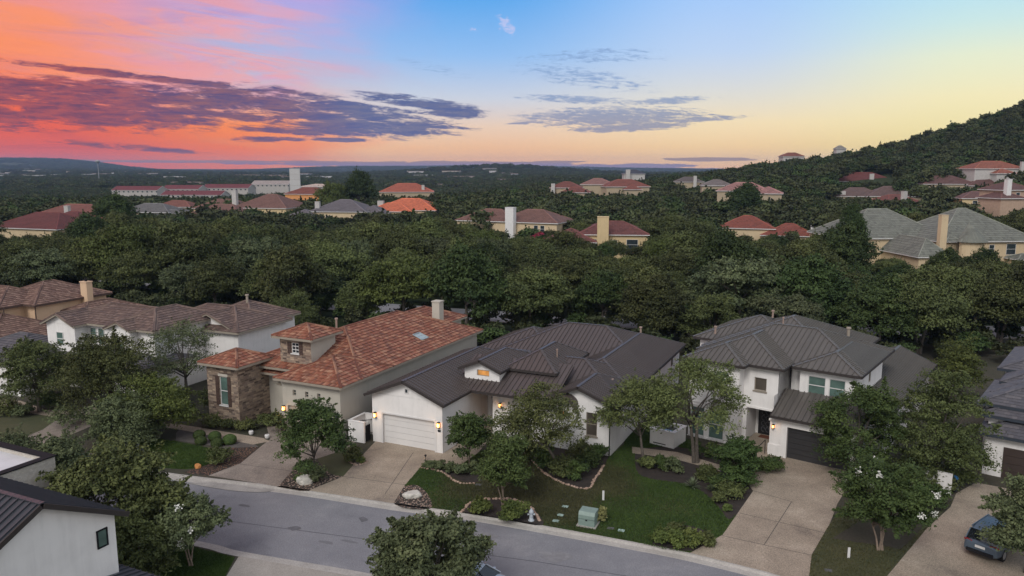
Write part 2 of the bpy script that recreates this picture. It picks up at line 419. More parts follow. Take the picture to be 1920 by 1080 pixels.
def leaf_mat(name, dark, light, vary=.35, hue=.03):
    if name in MATS: return MATS[name]
    m, t, b = new_mat(name)
    at = t.node('ShaderNodeAttribute', attribute_name='tone')
    oi = t.node('ShaderNodeObjectInfo')
    f = t.m('ADD', t.m('MULTIPLY', at.outputs['Fac'], .75), t.m('MULTIPLY', oi.outputs['Random'], .25))
    c = t.ramp(f, [(0.1, dark), (.9, light)])
    hs = t.node('ShaderNodeHueSaturation')
    t.l.new(c, hs.inputs['Color'])
    t.put(hs.inputs['Hue'], t.m('ADD', .5-hue/2, t.m('MULTIPLY', oi.outputs['Random'], hue)))
    wn = t.node('ShaderNodeTexWhiteNoise', noise_dimensions='1D'); t.l.new(t.m('MULTIPLY', oi.outputs['Random'], 91.7), wn.inputs['W'])
    t.put(hs.inputs['Value'], t.m('ADD', 1-vary, t.m('MULTIPLY', wn.outputs[0], vary*2)))
    t.l.new(hs.outputs[0], b.inputs['Base Color'])
    b.inputs['Roughness'].default_value = .75; b.inputs['Specular IOR Level'].default_value = .25
    MATS[name] = m; return m

S = srgb
M_white = stucco('white_stucco', (.80, .78, .76))
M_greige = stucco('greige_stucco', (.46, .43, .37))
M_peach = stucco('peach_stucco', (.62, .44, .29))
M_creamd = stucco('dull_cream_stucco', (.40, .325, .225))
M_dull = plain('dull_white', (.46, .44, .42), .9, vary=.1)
M_cream = stucco('cream_stucco', (.60, .47, .30))
M_yellow = stucco('yellow_stucco', (.60, .46, .26))
M_trimw = plain('white_trim', (.68, .67, .66), .6, vary=.05)
M_trimb = plain('beige_trim', (.30, .26, .21), .7, vary=.08)
M_dkmetal = metal_mat('dark_bronze_metal', (.074, .060, .057))
M_dkmetal2 = metal_mat('grey_bronze_metal', (.098, .089, .080))
M_black = plain('black_metal', (.015, .015, .017), .8, vary=.1)
M_black.node_tree.nodes['Principled BSDF'].inputs['Specular IOR Level'].default_value = .15
M_fascia = plain('dark_fascia', (.035, .028, .026), .6, vary=.1)
M_navy = metal_mat('blue_black_metal', (.042, .046, .056))
M_tileA = tile_mat('terracotta_tiles', [S(100, 58, 44), S(138, 82, 60), S(116, 66, 50), S(154, 100, 76), S(112, 74, 60), S(172, 128, 102), S(144, 86, 63), S(98, 62, 51), S(150, 92, 68)])
M_tileD = tile_mat('brown_tiles', [S(82, 66, 62), S(108, 90, 82), S(94, 76, 70), S(128, 108, 98), S(84, 70, 68), S(118, 98, 90)])
M_tileP = tile_mat('mixed_brown_red_tiles', [S(74, 54, 48), S(104, 78, 68), S(128, 102, 90), S(88, 66, 58), S(144, 118, 104), S(108, 72, 60)])
M_slate = tile_mat('grey_slate_tiles', [S(66, 67, 74), S(86, 86, 92), S(76, 75, 81), S(98, 96, 99), S(60, 62, 70)], .34, .36, False)
M_tileG = tile_mat('grey_green_tiles', [S(98, 100, 94), S(116, 117, 108), S(134, 133, 120), S(106, 106, 102)], .5, .5)
def far_tile(name, base):
    b = np.array(base)
    return tile_mat(name, [S(*(b*.8)), S(*b), S(*np.minimum(255, b*1.12)), S(*(b*.9))], .6, .7)
M_glass = glass_mat('window_glass'); M_glassg = glass_mat('green_blind_glass', (.10, .16, .14), .2)
M_warm = glass_mat('lit_window_glass', (.2, .1, .03), .3, (1.0, .42, .10), .55)
M_stone = brick_mat('field_stone', [S(92, 78, 70), S(140, 122, 106), S(168, 148, 128), S(112, 98, 90), S(184, 164, 142), S(124, 104, 92), S(150, 134, 120)], S(150, 138, 124), .42, .16, .016, .8)
M_wbrick = brick_mat('painted_brick', [(.60, .55, .48, 1), (.66, .61, .54, 1), (.56, .52, .46, 1)], (.48, .44, .40, 1), .22, .08, .012, .5)
M_wood = plain('brown_shutter', (.075, .045, .035), .7, vary=.3, scale=6)
M_bark = plain('oak_bark', (.10, .085, .07), .95, vary=.4, scale=8, bmp=.6, bscale=25)
M_barkp = plain('pale_bark', (.22, .17, .13), .9, vary=.35, scale=6, bmp=.3)
L_oak = leaf_mat('oak_leaves', (.026, .036, .012), (.112, .130, .043), .36)
L_oak2 = leaf_mat('grey_green_leaves', (.038, .053, .025), (.112, .134, .062), .18)
L_lime = leaf_mat('light_green_leaves', (.036, .052, .014), (.112, .136, .034), .18)
L_deep = leaf_mat('deep_green_leaves', (.016, .032, .010), (.062, .092, .027), .2)
N_oak = leaf_mat('near_oak_leaves', (.036, .048, .016), (.130, .150, .050), .22)
N_grey = leaf_mat('near_grey_green_leaves', (.050, .068, .032), (.145, .172, .078), .12)
N_deep = leaf_mat('near_deep_green_leaves', (.024, .046, .014), (.092, .132, .036), .16)
N_lime = leaf_mat('near_light_green_leaves', (.044, .066, .016), (.135, .165, .042), .12)
L_flower = leaf_mat('white_blossom', (.55, .55, .50), (.75, .75, .70), .05, .0)
L_pink = leaf_mat('crimson_blossom', (.25, .02, .05), (.42, .05, .11), .05, .0)
L_dry = leaf_mat('yellow_green_leaves', (.16, .17, .06), (.30, .29, .12), .1)
M_asph = ground_mat('asphalt', [(.28, (.125, .128, .144)), (.42, (.178, .181, .198)), (.55, (.200, .203, .219)), (.70, (.262, .262, .270))], .22, 18, .55, .9, .25)
M_conc = ground_mat('curb_concrete', [(.3, (.30, .285, .26)), (.7, (.42, .40, .37))], .9, 10, .35)
M_aggr = ground_mat('exposed_aggregate', [(.28, (.170, .140, .115)), (.42, (.27, .222, .172)), (.55, (.32, .265, .205)), (.72, (.41, .345, .275))], .30, 14, .75, .95, .3)
M_lawn = ground_mat('lawn_grass', [(.3, (.020, .045, .006)), (.5, (.030, .062, .008)), (.72, (.045, .074, .012))], .5, 30, .5, .95, .6)
M_lawnd = ground_mat('dry_lawn_grass', [(.3, (.045, .055, .022)), (.5, (.062, .066, .028)), (.7, (.078, .075, .036))], .45, 30, .5, .95, .6)
M_mulch = ground_mat('dark_mulch', [(.3, (.020, .016, .014)), (.7, (.045, .034, .028))], 2, 20, .6, 1, .5)
M_gravel = ground_mat('gravel_bed', [(.3, (.16, .13, .11)), (.7, (.26, .21, .18))], 2, 14, .3, .95, .8, chips=(7.0, [(.1, S(96, 76, 68)), (.5, S(150, 124, 108)), (.9, S(196, 178, 160))], (.03, .025, .02, 1)))
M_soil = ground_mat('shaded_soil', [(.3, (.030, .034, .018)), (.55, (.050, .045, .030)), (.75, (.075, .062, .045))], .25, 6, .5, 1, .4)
M_rock = plain('limestone', (.52, .50, .45), .9, vary=.2, scale=5, bmp=.6, bscale=9)
M_lamp = plain('lamp_glow', (.9, .6, .3), .5, emit=(1.0, .42, .12, 1), es=3.2)
M_lampc = plain('lamp_core', (.9, .8, .6), .5, emit=(1.0, .66, .32, 1), es=9)

# ------------------------------------------------------------------ terrain
def terrain_z(X, Y):
    X = np.asarray(X, float); Y = np.asarray(Y, float)
    D = np.sqrt(X*X+Y*Y)
    # hill on the right
    f = smooth((Y-150)/350.)
    x = X*(500./np.maximum(Y, 500))
    hr = np.interp(x, [60, 117, 151, 185, 220, 254, 288, 329, 380, 450, 560, 760], [0, 7, 14, 20, 25, 34, 44, 58, 75, 90, 98, 74])
    hr = hr*f*(1-smooth((Y-900)/900.))
    # gentle rise in the middle
    hc = 3.5*smooth((Y-200)/260.)*smooth((X+95)/110.)*(1-smooth((X-100)/120.))*(1-smooth((Y-640)/500.))
    # lower ground to the far left, rolling country beyond
    hl = -6.0*smooth((Y-260)/300.)*(1-smooth((X+60)/120.))*(1-smooth((Y-900)/900))
    a = np.degrees(np.arctan2(X, Y))
    roll = (np.sin(X*.0011+1.0)*np.cos(Y*.0009)+.5*np.sin(X*.0027+Y*.0016+2))*12*smooth((D-1500)/2500.)
    hill_l = smooth((D-3800)/2600.)*(74*smooth((-a-23)/8.)+6+30*np.exp(-((a+3)/7.5)**2)+16*np.exp(-((a+13)/5)**2))
    hill_m = 26*np.exp(-((a+1)/6.5)**2)*np.exp(-((D-2300)/520.)**2)
    return hr+hc+hl+roll*.7+hill_l+hill_m
def tz(x, y): return float(terrain_z(x, y))
def build_terrain():
    rr = np.concatenate([np.linspace(0, 140, 8)[1:], np.linspace(160, 900, 75), np.geomspace(930, 14000, 70)])
    aa = np.radians(np.concatenate([np.linspace(-180, -46, 30), np.linspace(-44, 56, 201), np.linspace(58, 180, 28)]))
    R, A = np.meshgrid(rr, aa, indexing='ij')
    X = R*np.sin(A); Y = R*np.cos(A)
    Z = terrain_z(X, Y)
    near = smooth((R-150)/60.)
    Z = Z*near-.22
    V = np.stack([X, Y, Z], -1).reshape(-1, 3); na = len(aa)
    i, j = np.meshgrid(np.arange(len(rr)-1), np.arange(na-1), indexing='ij')
    q = np.stack([i*na+j, (i+1)*na+j, (i+1)*na+j+1, i*na+j+1], -1).reshape(-1, 4)
    c0 = len(V); V = np.vstack([V, [[0, 0, -.22]]])
    fan = np.stack([np.full(na-1, c0), np.arange(na-1), np.arange(1, na), np.arange(1, na)], -1)
    m, t, b = new_mat('wooded_country')
    p = geoc(t)
    n = t.noise(p, .012, 8, .7); n2 = t.noise(p, .0022, 5, .6, .4)
    c = t.ramp(n, [(.36, (.016, .026, .012)), (.5, (.030, .044, .020)), (.64, (.055, .066, .034))])
    c = t.mix(t.sstep(n2, .60, .70), c, (.16, .145, .085, 1))
    t.l.new(c, b.inputs['Base Color']); b.inputs['Roughness'].default_value = 1
    b.inputs['Specular IOR Level'].default_value = .1
    o = npmesh('ground', V, q, m)
    for pl in (o.data.polygons,): pl.foreach_set('use_smooth', np.ones(len(q), bool))
    tag(o, kind='structure')
    # centre disc
    me = MB(); k = 48
    ring = [(rr[0]*sin(2*pi*i/k), rr[0]*cos(2*pi*i/k), -.224) for i in range(k)]
    me.poly(ring[::-1]); d = me.build('ground', m); tag(d, kind='structure')
build_terrain()

BEDS = []
def sheet(name, pts, z, mat, kind='structure', parent=None, label=None):
    """a flat ground sheet with its outline given as ground points"""
    mb = MB(); P = [(p[0], p[1], z) for p in pts]
    if name in ('gravel_bed', 'mulch_bed', 'driveway', 'path'): BEDS.append([(p[0], p[1]) for p in pts])
    ar = sum(P[i-1][0]*P[i][1]-P[i][0]*P[i-1][1] for i in range(len(P)))
    if ar < 0: P = P[::-1]
    # triangulate concave outlines
    from mathutils.geometry import tessellate_polygon
    tr = tessellate_polygon([[Vector(p) for p in P]])
    me = bpy.data.meshes.new(name); me.from_pydata(P, [], [tuple(x) for x in tr])
    me.materials.append(mat); me.update()
    # all faces up
    import bmesh
    bm = bmesh.new(); bm.from_mesh(me)
    for f in bm.faces:
        if f.normal.z < 0: f.normal_flip()
    bm.to_mesh(me); bm.free()
    o = bpy.data.objects.new(name, me); COL.objects.link(o)
    if kind: o['kind'] = kind
    if parent: o.parent = parent
    return o
def GP(*pts): return [G(x, y)[:2] for x, y in pts]
def curve(pts, n=6):
    """Catmull-Rom through points"""
    P = [np.array(p[:2], float) for p in pts]; P = [2*P[0]-P[1]]+P+[2*P[-1]-P[-2]]; out = []
    for i in range(1, len(P)-2):
        for k in range(n):
            t = k/n; a, b, c, d = P[i-1], P[i], P[i+1], P[i+2]
            out.append(.5*((2*b)+(-a+c)*t+(2*a-5*b+4*c-d)*t*t+(-a+3*b-3*c+d)*t**3))
    out.append(P[-2]); return [tuple(p) for p in out]
def offset_line(pts, d):
    P = [np.array(p[:2]) for p in pts]; out = []
    for i, p in enumerate(P):
        t = P[min(i+1, len(P)-1)]-P[max(i-1, 0)]; t = t/np.linalg.norm(t); out.append(tuple(p+np.array([-t[1], t[0]])*d))
    return out
def strip_mesh(name, line, prof, mat, kind='structure', mats=None):
    """sweep a profile [(offset,z)...] along a line"""
    mb = MB(); rows = [[(p[0], p[1], z) for p in offset_line(line, o)] for o, z in prof]
    for a, b in zip(rows[:-1], rows[1:]):
        for i in range(len(a)-1): mb.poly([a[i], a[i+1], b[i+1], b[i]])
    o = mb.build(name, mat)
    # normals up
    if kind: o['kind'] = kind
    return o

# ------------------------------------------------------------------ street, curbs, lots
far_c = curve(GP((-420, 768), (-100, 822), (200, 868), (340, 890), (495, 908), (600, 922), (740, 944), (885, 963), (1015, 985), (1180, 1015), (1293, 1037), (1440, 1073), (1620, 1125), (1850, 1210)), 5)
near_c = curve(GP((-500, 900), (-100, 952), (150, 985), (368, 1024), (440, 1042), (665, 1081), (850, 1120), (1100, 1190), (1400, 1330)), 5)
sheet('road', far_c+near_c[::-1], -.12, M_asph)
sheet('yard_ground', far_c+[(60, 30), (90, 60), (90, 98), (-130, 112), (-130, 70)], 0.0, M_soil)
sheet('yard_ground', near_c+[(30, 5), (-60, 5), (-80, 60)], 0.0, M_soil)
_r = random.Random(9)
for _i in range(16):      # oil spots, tar patches and worn lanes on the street
    _px, _py = _r.uniform(400, 1250), 0; _py = 945+(_px-400)*.155+_r.uniform(-22, 46)
    _c = G(_px, _py); _a, _b = _r.uniform(.12, .8), _r.uniform(.08, .35); _t = radians(-20)
    sheet('road_stain', curve([(_c[0]+_a*cos(q)*cos(_t)*_r.uniform(.7, 1.2)-_b*sin(q)*sin(_t), _c[1]+_a*cos(q)*sin(_t)+_b*sin(q)*_r.uniform(.7, 1.2)) for q in np.linspace(0, 2*pi*.92, 9)], 3), -.113+_i*.0004, plain('stain_%d' % (_i % 3), [(.11, .11, .118, 1), (.225, .225, .235, 1), (.145, .147, .158, 1)][_i % 3], .9, vary=.12, scale=4))
strip_mesh('curb', far_c, [(.02, .012), (-.16, .012), (-.30, -.085), (-.72, -.108), (-.74, -.13)], M_conc)
strip_mesh('curb', near_c, [(-.02, .012), (.16, .012), (.30, -.085), (.72, -.108), (.74, -.13)], M_conc)
for px0, py0, px1, py1 in ((360, 968, 1000, 1052), (1000, 1052, 1300, 1100)):   # the seam down the middle of the road
    a = Vector(G(px0, py0, -.116)); b = Vector(G(px1, py1, -.116)); s = MB(); q = (b-a).normalized(); n = Vector((-q.y, q.x, 0))*.03
    s.poly([a-n, b-n, b+n, a+n]); o = s.build('road_seam', plain('seam_tar', (.075, .078, .09), .8)); tag(o, kind='structure')
M_wash = ground_mat('pale_road_silt', [(.35, (.24, .23, .215)), (.65, (.36, .345, .32))], .8, 12, .3)
sheet('road_silt', curve(GP((350, 903), (420, 903), (490, 914), (505, 908), (520, 910), (500, 920), (440, 918), (380, 909)), 3), -.090, M_wash)
sheet('road_patch', curve(GP((1010, 1040), (1050, 1030), (1075, 1042), (1040, 1052)), 4), -.114, plain('road_patch_pale', (.19, .19, .20), .9, vary=.15, scale=3))
sheet('road_patch', curve(GP((868, 1000), (905, 994), (935, 1003), (900, 1010)), 4), -.114, plain('road_patch_pale', (.19, .19, .20), .9, vary=.15, scale=3))
sheet('road_patch', curve(GP((538, 986), (556, 983), (565, 988), (548, 992)), 4), -.114, plain('road_patch_dark', (.11, .11, .12), .9, vary=.2, scale=3))
sheet('road_patch', curve(GP((672, 968), (682, 966), (690, 972), (678, 976)), 4), -.114, plain('road_patch_dark', (.11, .11, .12), .9, vary=.2, scale=3))

def frame_pts(o, th, pts): return [(o[0]+x*cos(th)+y*sin(th), o[1]-x*sin(th)+y*cos(th)) for x, y in pts]
THB = radians(25.2); THC = radians(37.6); THD = radians(23.5)
OB = (-11.33, 60.07); OA = (-13.90, 60.0); OC = (20.92, 56.33); OD = (-47.4, 75.87)

# lawns
def lawn_material():
    m, t, b = new_mat('front_lawn')
    p = geoc(t)
    n = t.noise(p, .5, 5, .6); f = t.noise(p, 26, 4, .7)
    green = t.ramp(n, [(.3, (.017, .040, .005)), (.5, (.026, .056, .007)), (.72, (.038, .068, .010))])
    dry = t.ramp(n, [(.3, (.034, .036, .014)), (.7, (.055, .050, .024))])
    c0 = G(1010, 905); mp = t.node('ShaderNodeVectorMath', operation='DISTANCE'); t.l.new(p, mp.inputs[0]); mp.inputs[1].default_value = c0
    d = t.m('ADD', mp.outputs['Value'], t.m('MULTIPLY', t.m('SUBTRACT', t.noise(p, .35, 4, .6), .5), 9))
    c = t.mix(t.sstep(d, 8.5, 3.0), green, dry)
    mo = t.noise(p, 2.2, 6, .7)
    c = t.mix(.55, c, t.ramp(mo, [(.3, g(.25)), (.7, g(.75))]), 'OVERLAY')
    c = t.mix(.7, c, t.ramp(f, [(.28, g(.12)), (.72, g(.88))]), 'OVERLAY')
    t.l.new(c, b.inputs['Base Color']); b.inputs['Roughness'].default_value = .95
    bump(t, b, f, .9, .08)
    return m
M_flawn = lawn_material()
near_edge = lambda lo, hi: [p for p in far_c if lo <= p[0] <= hi]
lawnB = curve(GP((740, 945), (757, 913), (798, 863), (860, 872), (893, 850), (930, 840), (1000, 840), (1150, 850), (1175, 815), (1215, 790), (1250, 800), (1300, 830), (1380, 870), (1415, 915), (1355, 1003), (1296, 1037), (1180, 1015), (1015, 985), (885, 963), (740, 945)), 2)
sheet('lawn', lawnB, .006, M_flawn)
LAWNR = GP((1522, 1042), (1556, 982), (1620, 900), (1760, 900), (1795, 930), (1738, 991), (1662, 1080), (1640, 1140), (1512, 1105)); sheet('lawn', LAWNR, .006, M_lawnd)
LAWNA = curve(GP((150, 858), (215, 822), (300, 824), (380, 838), (420, 850), (396, 868), (350, 880), (260, 872), (150, 858)), 3); sheet('lawn', LAWNA, .006, M_lawn)
sheet('lawn', GP((-60, 800), (20, 778), (75, 778), (112, 783), (80, 806), (30, 826), (-60, 838)), .006, M_lawnd)
sheet('lawn', curve(GP((595, 858), (655, 830), (672, 862), (643, 894), (604, 892)), 3), .006, M_lawnd)
LAWNN = GP((250, 1010), (368, 1028), (440, 1046), (420, 1085), (405, 1120), (200, 1120)); sheet('lawn', LAWNN, .006, M_lawn)
# beds
sheet('gravel_bed', curve(GP((757, 912), (782, 910), (802, 927), (806, 954), (740, 946), (757, 912)), 4), .012, M_gravel)
sheet('mulch_bed', curve(GP((792, 877), (800, 862), (860, 873), (884, 880), (902, 902), (868, 904), (836, 888), (792, 877)), 4), .012, M_mulch)
sheet('mulch_bed', curve(GP((862, 961), (885, 940), (917, 935), (965, 937), (1000, 955), (1017, 985), (940, 973), (862, 961)), 4), .012, M_mulch)
sheet('mulch_bed', curve(GP((960, 830), (997, 865), (1032, 895), (1100, 917), (1137, 866), (1134, 840), (1050, 820), (960, 830)), 4), .012, M_mulch)
bedC = curve(GP((1190, 842), (1194, 884), (1225, 899), (1282, 907), (1321, 925), (1350, 954), (1371, 973), (1414, 921), (1398, 900), (1352, 862), (1270, 838), (1190, 842)), 4)
sheet('mulch_bed', bedC, .012, M_mulch)
sheet('mulch_bed', curve(GP((1222, 1022), (1235, 998), (1267, 985), (1303, 989), (1340, 1008), (1300, 1034), (1222, 1022)), 4), .012, M_mulch)
sheet('gravel_bed', GP((432, 840), (487, 838), (451, 869), (390, 892), (345, 886), (400, 868)), .012, ground_mat('bark_chip_bed', [(.3, (.10, .065, .045)), (.7, (.18, .12, .09))], 2, 14, .3, .95, .8, chips=(9.0, [(.1, S(70, 46, 36)), (.5, S(120, 84, 66)), (.9, S(150, 116, 92))], (.025, .02, .016, 1))))
sheet('mulch_bed', curve(GP((330, 812), (350, 802), (440, 822), (485, 838), (440, 846), (396, 836), (330, 826)), 3), .009, ground_mat('grey_mulch', [(.3, (.07, .062, .058)), (.7, (.12, .105, .095))], 2, 20, .5))
sheet('gravel_bed', curve(GP((519, 913), (552, 878), (590, 862), (618, 888), (642, 894), (610, 905), (580, 921), (519, 913)), 3), .012, M_gravel)
sheet('gravel_bed', curve(GP((650, 856), (690, 862), (700, 848), (686, 872), (668, 868), (650, 856)), 3), .012, M_gravel)
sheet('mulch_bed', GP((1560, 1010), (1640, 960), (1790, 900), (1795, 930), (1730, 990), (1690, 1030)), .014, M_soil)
M_joint = plain('concrete_joint', (.07, .06, .055), .9)
M_aggd = ground_mat('worn_aggregate', [(.28, (.13, .112, .098)), (.42, (.21, .178, .152)), (.55, (.25, .212, .18)), (.72, (.33, .285, .245))], .35, 14, .75, .95, .3)
def drive(name, pts, mat, joints=(), z=.016):
    o = sheet(name, GP(*pts), z, mat)
    for a, b in joints:
        A = Vector(G(*a, z+.004)); B = Vector(G(*b, z+.004)); d = (B-A).normalized(); n = Vector((-d.y, d.x, 0))*.022
        mb = MB(); mb.poly([A-n, B-n, B+n, A+n]); j = mb.build('joint', M_joint, o)
    return o
drive('driveway', [(391, 892), (451, 869), (487, 839), (506, 824), (500, 800), (700, 800), (650, 842), (590, 862), (552, 878), (521, 913), (495, 908)], M_aggd, [((450, 870), (552, 884)), ((495, 824), (600, 838))])
drive('driveway', [(579, 920), (643, 894), (668, 866), (704, 828), (712, 815), (860, 830), (831, 852), (800, 863), (757, 913), (738, 944)], M_aggr, [((643, 893), (760, 909)), ((722, 926), (775, 848))])
drive('path', [(831, 850), (800, 863), (860, 874), (895, 851), (925, 815), (925, 790), (880, 790)], M_aggr, z=.020)
drive('driveway', [(1294, 1037), (1355, 1003), (1412, 921), (1436, 890), (1462, 862), (1470, 845), (1620, 872), (1600, 895), (1570, 945), (1556, 982), (1522, 1040), (1515, 1096), (1440, 1073)], M_aggr,
      [((1353, 1004), (1522, 1041)), ((1484, 941), (1433, 1021)), ((1388, 962), (1552, 1000)), ((1412, 920), (1486, 941))])
drive('path', [(1330, 830), (1452, 850), (1462, 861), (1436, 890), (1412, 921), (1400, 903), (1418, 880), (1370, 862), (1330, 850)], M_aggr, z=.020)
drive('path', [(1185, 838), (1270, 848), (1350, 872), (1350, 884), (1262, 860), (1185, 850)], M_aggr, z=.020)
drive('driveway', [(1662, 1082), (1738, 991), (1782, 951), (1793, 925), (1830, 905), (1960, 930), (2020, 1000), (2020, 1200), (1640, 1130)], M_aggr)
drive('driveway', [(-60, 850), (30, 826), (80, 806), (112, 783), (150, 765), (200, 760), (170, 800), (110, 825), (60, 846), (0, 862)], M_aggd)
drive('path', [(-40, 742), (40, 752), (85, 768), (130, 772), (118, 785), (75, 778), (20, 770), (-40, 762)], M_aggr)
drive('path', [(300, 790), (345, 797), (495, 822), (506, 828), (474, 834), (348, 808), (300, 800)], M_aggr, z=.020)
drive('driveway', [(448, 1043), (668, 1082), (720, 1140), (380, 1140), (425, 1080)], ground_mat('pale_driveway', [(.3, (.27, .25, .22)), (.7, (.36, .335, .30))], .6, 18, .4))
# the road behind the houses, seen between trunks
back = curve([(-190, 195), (-104, 157), (-60, 138), (-25, 122), (3, 112), (28, 107), (53, 104), (95, 99)], 4)
sheet('road', offset_line(back, 4.2)+offset_line(back, -4.2)[::-1], .02, M_asph)
strip_mesh('curb', back, [(-4.2, .0), (-4.2, .15), (-4.5, .15), (-4.5, .0)], M_conc)

# ------------------------------------------------------------------ house parts
def hip(x0, y0, x1, y1, ze, s=.4, gab='', ridge=None):
    """roof over an eave rectangle; gab holds letters F B L R for gable ends; returns dict with faces, lines, rakes"""
    w, d = x1-x0, y1-y0
    along_y = (w <= d) if ridge is None else (ridge == 'y')
    faces = []; hips = []; rakes = []; eaves = []
    if along_y:
        h = w/2; xm = (x0+x1)/2; zr = ze+h*s
        a = y0 if 'F' in gab else min(y0+h, (y0+y1)/2); b = y1 if 'B' in gab else max(y1-h, (y0+y1)/2)
        p0, p1 = (xm, a, zr), (xm, b, zr)
        c = [(x0, y0, ze), (x1, y0, ze), (x1, y1, ze), (x0, y1, ze)]
        if b-a < .01: faces += [[c[3], c[0], p0], [c[1], c[2], p0]]
        else: faces += [[c[3], c[0], p0, p1], [c[1], c[2], p1, p0]]; hips.append((p0, p1))
        eaves += [(c[3], c[0]), (c[1], c[2])]
        if 'F' in gab: rakes += [(c[0], p0), (c[1], p0)]
        else: faces.append([c[0], c[1], p0]); hips += [(c[0], p0), (c[1], p0)]; eaves.append((c[0], c[1]))
        if 'B' in gab: rakes += [(c[2], p1), (c[3], p1)]
        else: faces.append([c[2], c[3], p1]); hips += [(c[2], p1), (c[3], p1)]; eaves.append((c[2], c[3]))
    else:
        h = d/2; ym = (y0+y1)/2; zr = ze+h*s
        a = x0 if 'L' in gab else min(x0+h, (x0+x1)/2); b = x1 if 'R' in gab else max(x1-h, (x0+x1)/2)
        p0, p1 = (a, ym, zr), (b, ym, zr)
        c = [(x0, y0, ze), (x1, y0, ze), (x1, y1, ze), (x0, y1, ze)]
        if b-a < .01: faces += [[c[0], c[1], p0], [c[2], c[3], p0]]
        else: faces += [[c[0], c[1], p1, p0], [c[2], c[3], p0, p1]]; hips.append((p0, p1))
        eaves += [(c[0], c[1]), (c[2], c[3])]
        if 'L' in gab: rakes += [(c[0], p0), (c[3], p0)]
        else: faces.append([c[3], c[0], p0]); hips += [(c[3], p0), (c[0], p0)]; eaves.append((c[3], c[0]))
        if 'R' in gab: rakes += [(c[1], p1), (c[2], p1)]
        else: faces.append([c[1], c[2], p1]); hips += [(c[1], p1), (c[2], p1)]; eaves.append((c[1], c[2]))
    return dict(faces=faces, hips=hips, rakes=rakes, eaves=eaves, rect=(x0, y0, x1, y1), ze=ze, s=s, gab=gab, zr=zr, along_y=along_y)

def shed(p, q, r, s_):
    """single slope: p-q eave, r-s_ top (same winding)"""
    return dict(faces=[[p, q, r, s_]], hips=[], rakes=[(q, r), (p, s_)], eaves=[(p, q)], rect=None)

FARTH = .7
def TH_UV(style): return .7 if style == 'far' else .40 if style == 'tile' else .36
def clip_v(pl, v, sg):
    out = []
    for i in range(len(pl)):
        a, c = pl[i], pl[(i+1) % len(pl)]; ia = (a[1]-v)*sg >= -1e-9; ic = (c[1]-v)*sg >= -1e-9
        if ia: out.append(a)
        if ia != ic:
            t = (v-a[1])/(c[1]-a[1]); out.append((a[0]+(c[0]-a[0])*t, v))
    return out
def add_roof(mb, fas, cap, R, style):
    for f in R['faces']:
        P = [Vector(p) for p in f]; e = (P[1]-P[0]).normalized(); n = (P[1]-P[0]).cross(P[-1]-P[0]).normalized()
        if n.z < 0: n = -n
        up = n.cross(e).normalized()
        if up.z < 0: up = -up
        uv = [((p-P[0]).dot(e)+P[0].x*.37, (p-P[0]).dot(up)+P[0].y*.21) for p in P]
        fas.poly([p-n*.16 for p in P][::-1])
        if style == 'metal': mb.poly(P, uv)
        else:
            th = FARTH if style == 'far' else .40 if style == 'tile' else .36; stp = .055 if style != 'slate' else .03
            v0 = min(q[1] for q in uv); base_v = P[0].y*.21; vmax = max(q[1] for q in uv)-base_v; k = 0
            mb.poly([p-n*.02 for p in P], uv)
            loc_ = [((p-P[0]).dot(e), (p-P[0]).dot(up)) for p in P]
            while k*th < vmax-.02:
                pl = clip_v(clip_v(loc_, k*th, 1), min((k+1)*th, vmax), -1); k += 1
                if len(pl) < 3: continue
                lo = (k-1)*th
                pts_ = [P[0]+e*u_+up*w_+n*(stp*max(0, 1-(w_-lo)/th)+.004) for u_, w_ in pl]
                mb.poly(pts_, [(u_+P[0].x*.37, k*TH_UV(style)-.98*TH_UV(style)*(1-min(.98, (w_-lo)/th))) for u_, w_ in pl])
                us_ = [u_ for u_, w_ in pl if w_ < lo+.001]
                if len(us_) >= 2:
                    a_, c_ = min(us_), max(us_)
                    mb.poly([P[0]+e*a_+up*lo-n*.01, P[0]+e*c_+up*lo-n*.01, P[0]+e*c_+up*lo+n*(stp+.004), P[0]+e*a_+up*lo+n*(stp+.004)])
        if style == 'metal':
            U = [(p-P[0]).dot(e) for p in P]; Vv = [(p-P[0]).dot(up) for p in P]
            u = min(U)+.21
            while u < max(U)-.05:
                vs = []
                for i in range(len(P)):
                    j = (i+1) % len(P)
                    if (U[i]-u)*(U[j]-u) < 0:
                        t = (u-U[i])/(U[j]-U[i]); vs.append(Vv[i]+(Vv[j]-Vv[i])*t)
                if len(vs) == 2 and abs(vs[0]-vs[1]) > .15:
                    a, b = sorted(vs)
                    mb.bar(P[0]+e*u+up*(a+.02)+n*.001, P[0]+e*u+up*(b-.02)+n*.001, .055, .075, n)
                u += .42
    for a, b in R['hips']:
        a = Vector(a); b = Vector(b)
        if style == 'metal': cap.bar(a-Vector((0, 0, .01)), b-Vector((0, 0, .01)), .24, .05)
        elif style in ('tile', 'far'): cap.tube([a+Vector((0, 0, .0)), b+Vector((0, 0, .0))], [.13, .13], 7)
        else: cap.bar(a, b, .26, .05)
    for a, b in R['eaves']:
        a = Vector(a); b = Vector(b); fas.bar(a-Vector((0, 0, .20)), b-Vector((0, 0, .20)), .10, .185)
    for a, b in R['rakes']:
        a = Vector(a); b = Vector(b); fas.bar(a-Vector((0, 0, .22)), b-Vector((0, 0, .22)), .08, .225)
        if style in ('tile', 'far'): cap.tube([a, b], [.10, .10], 6)

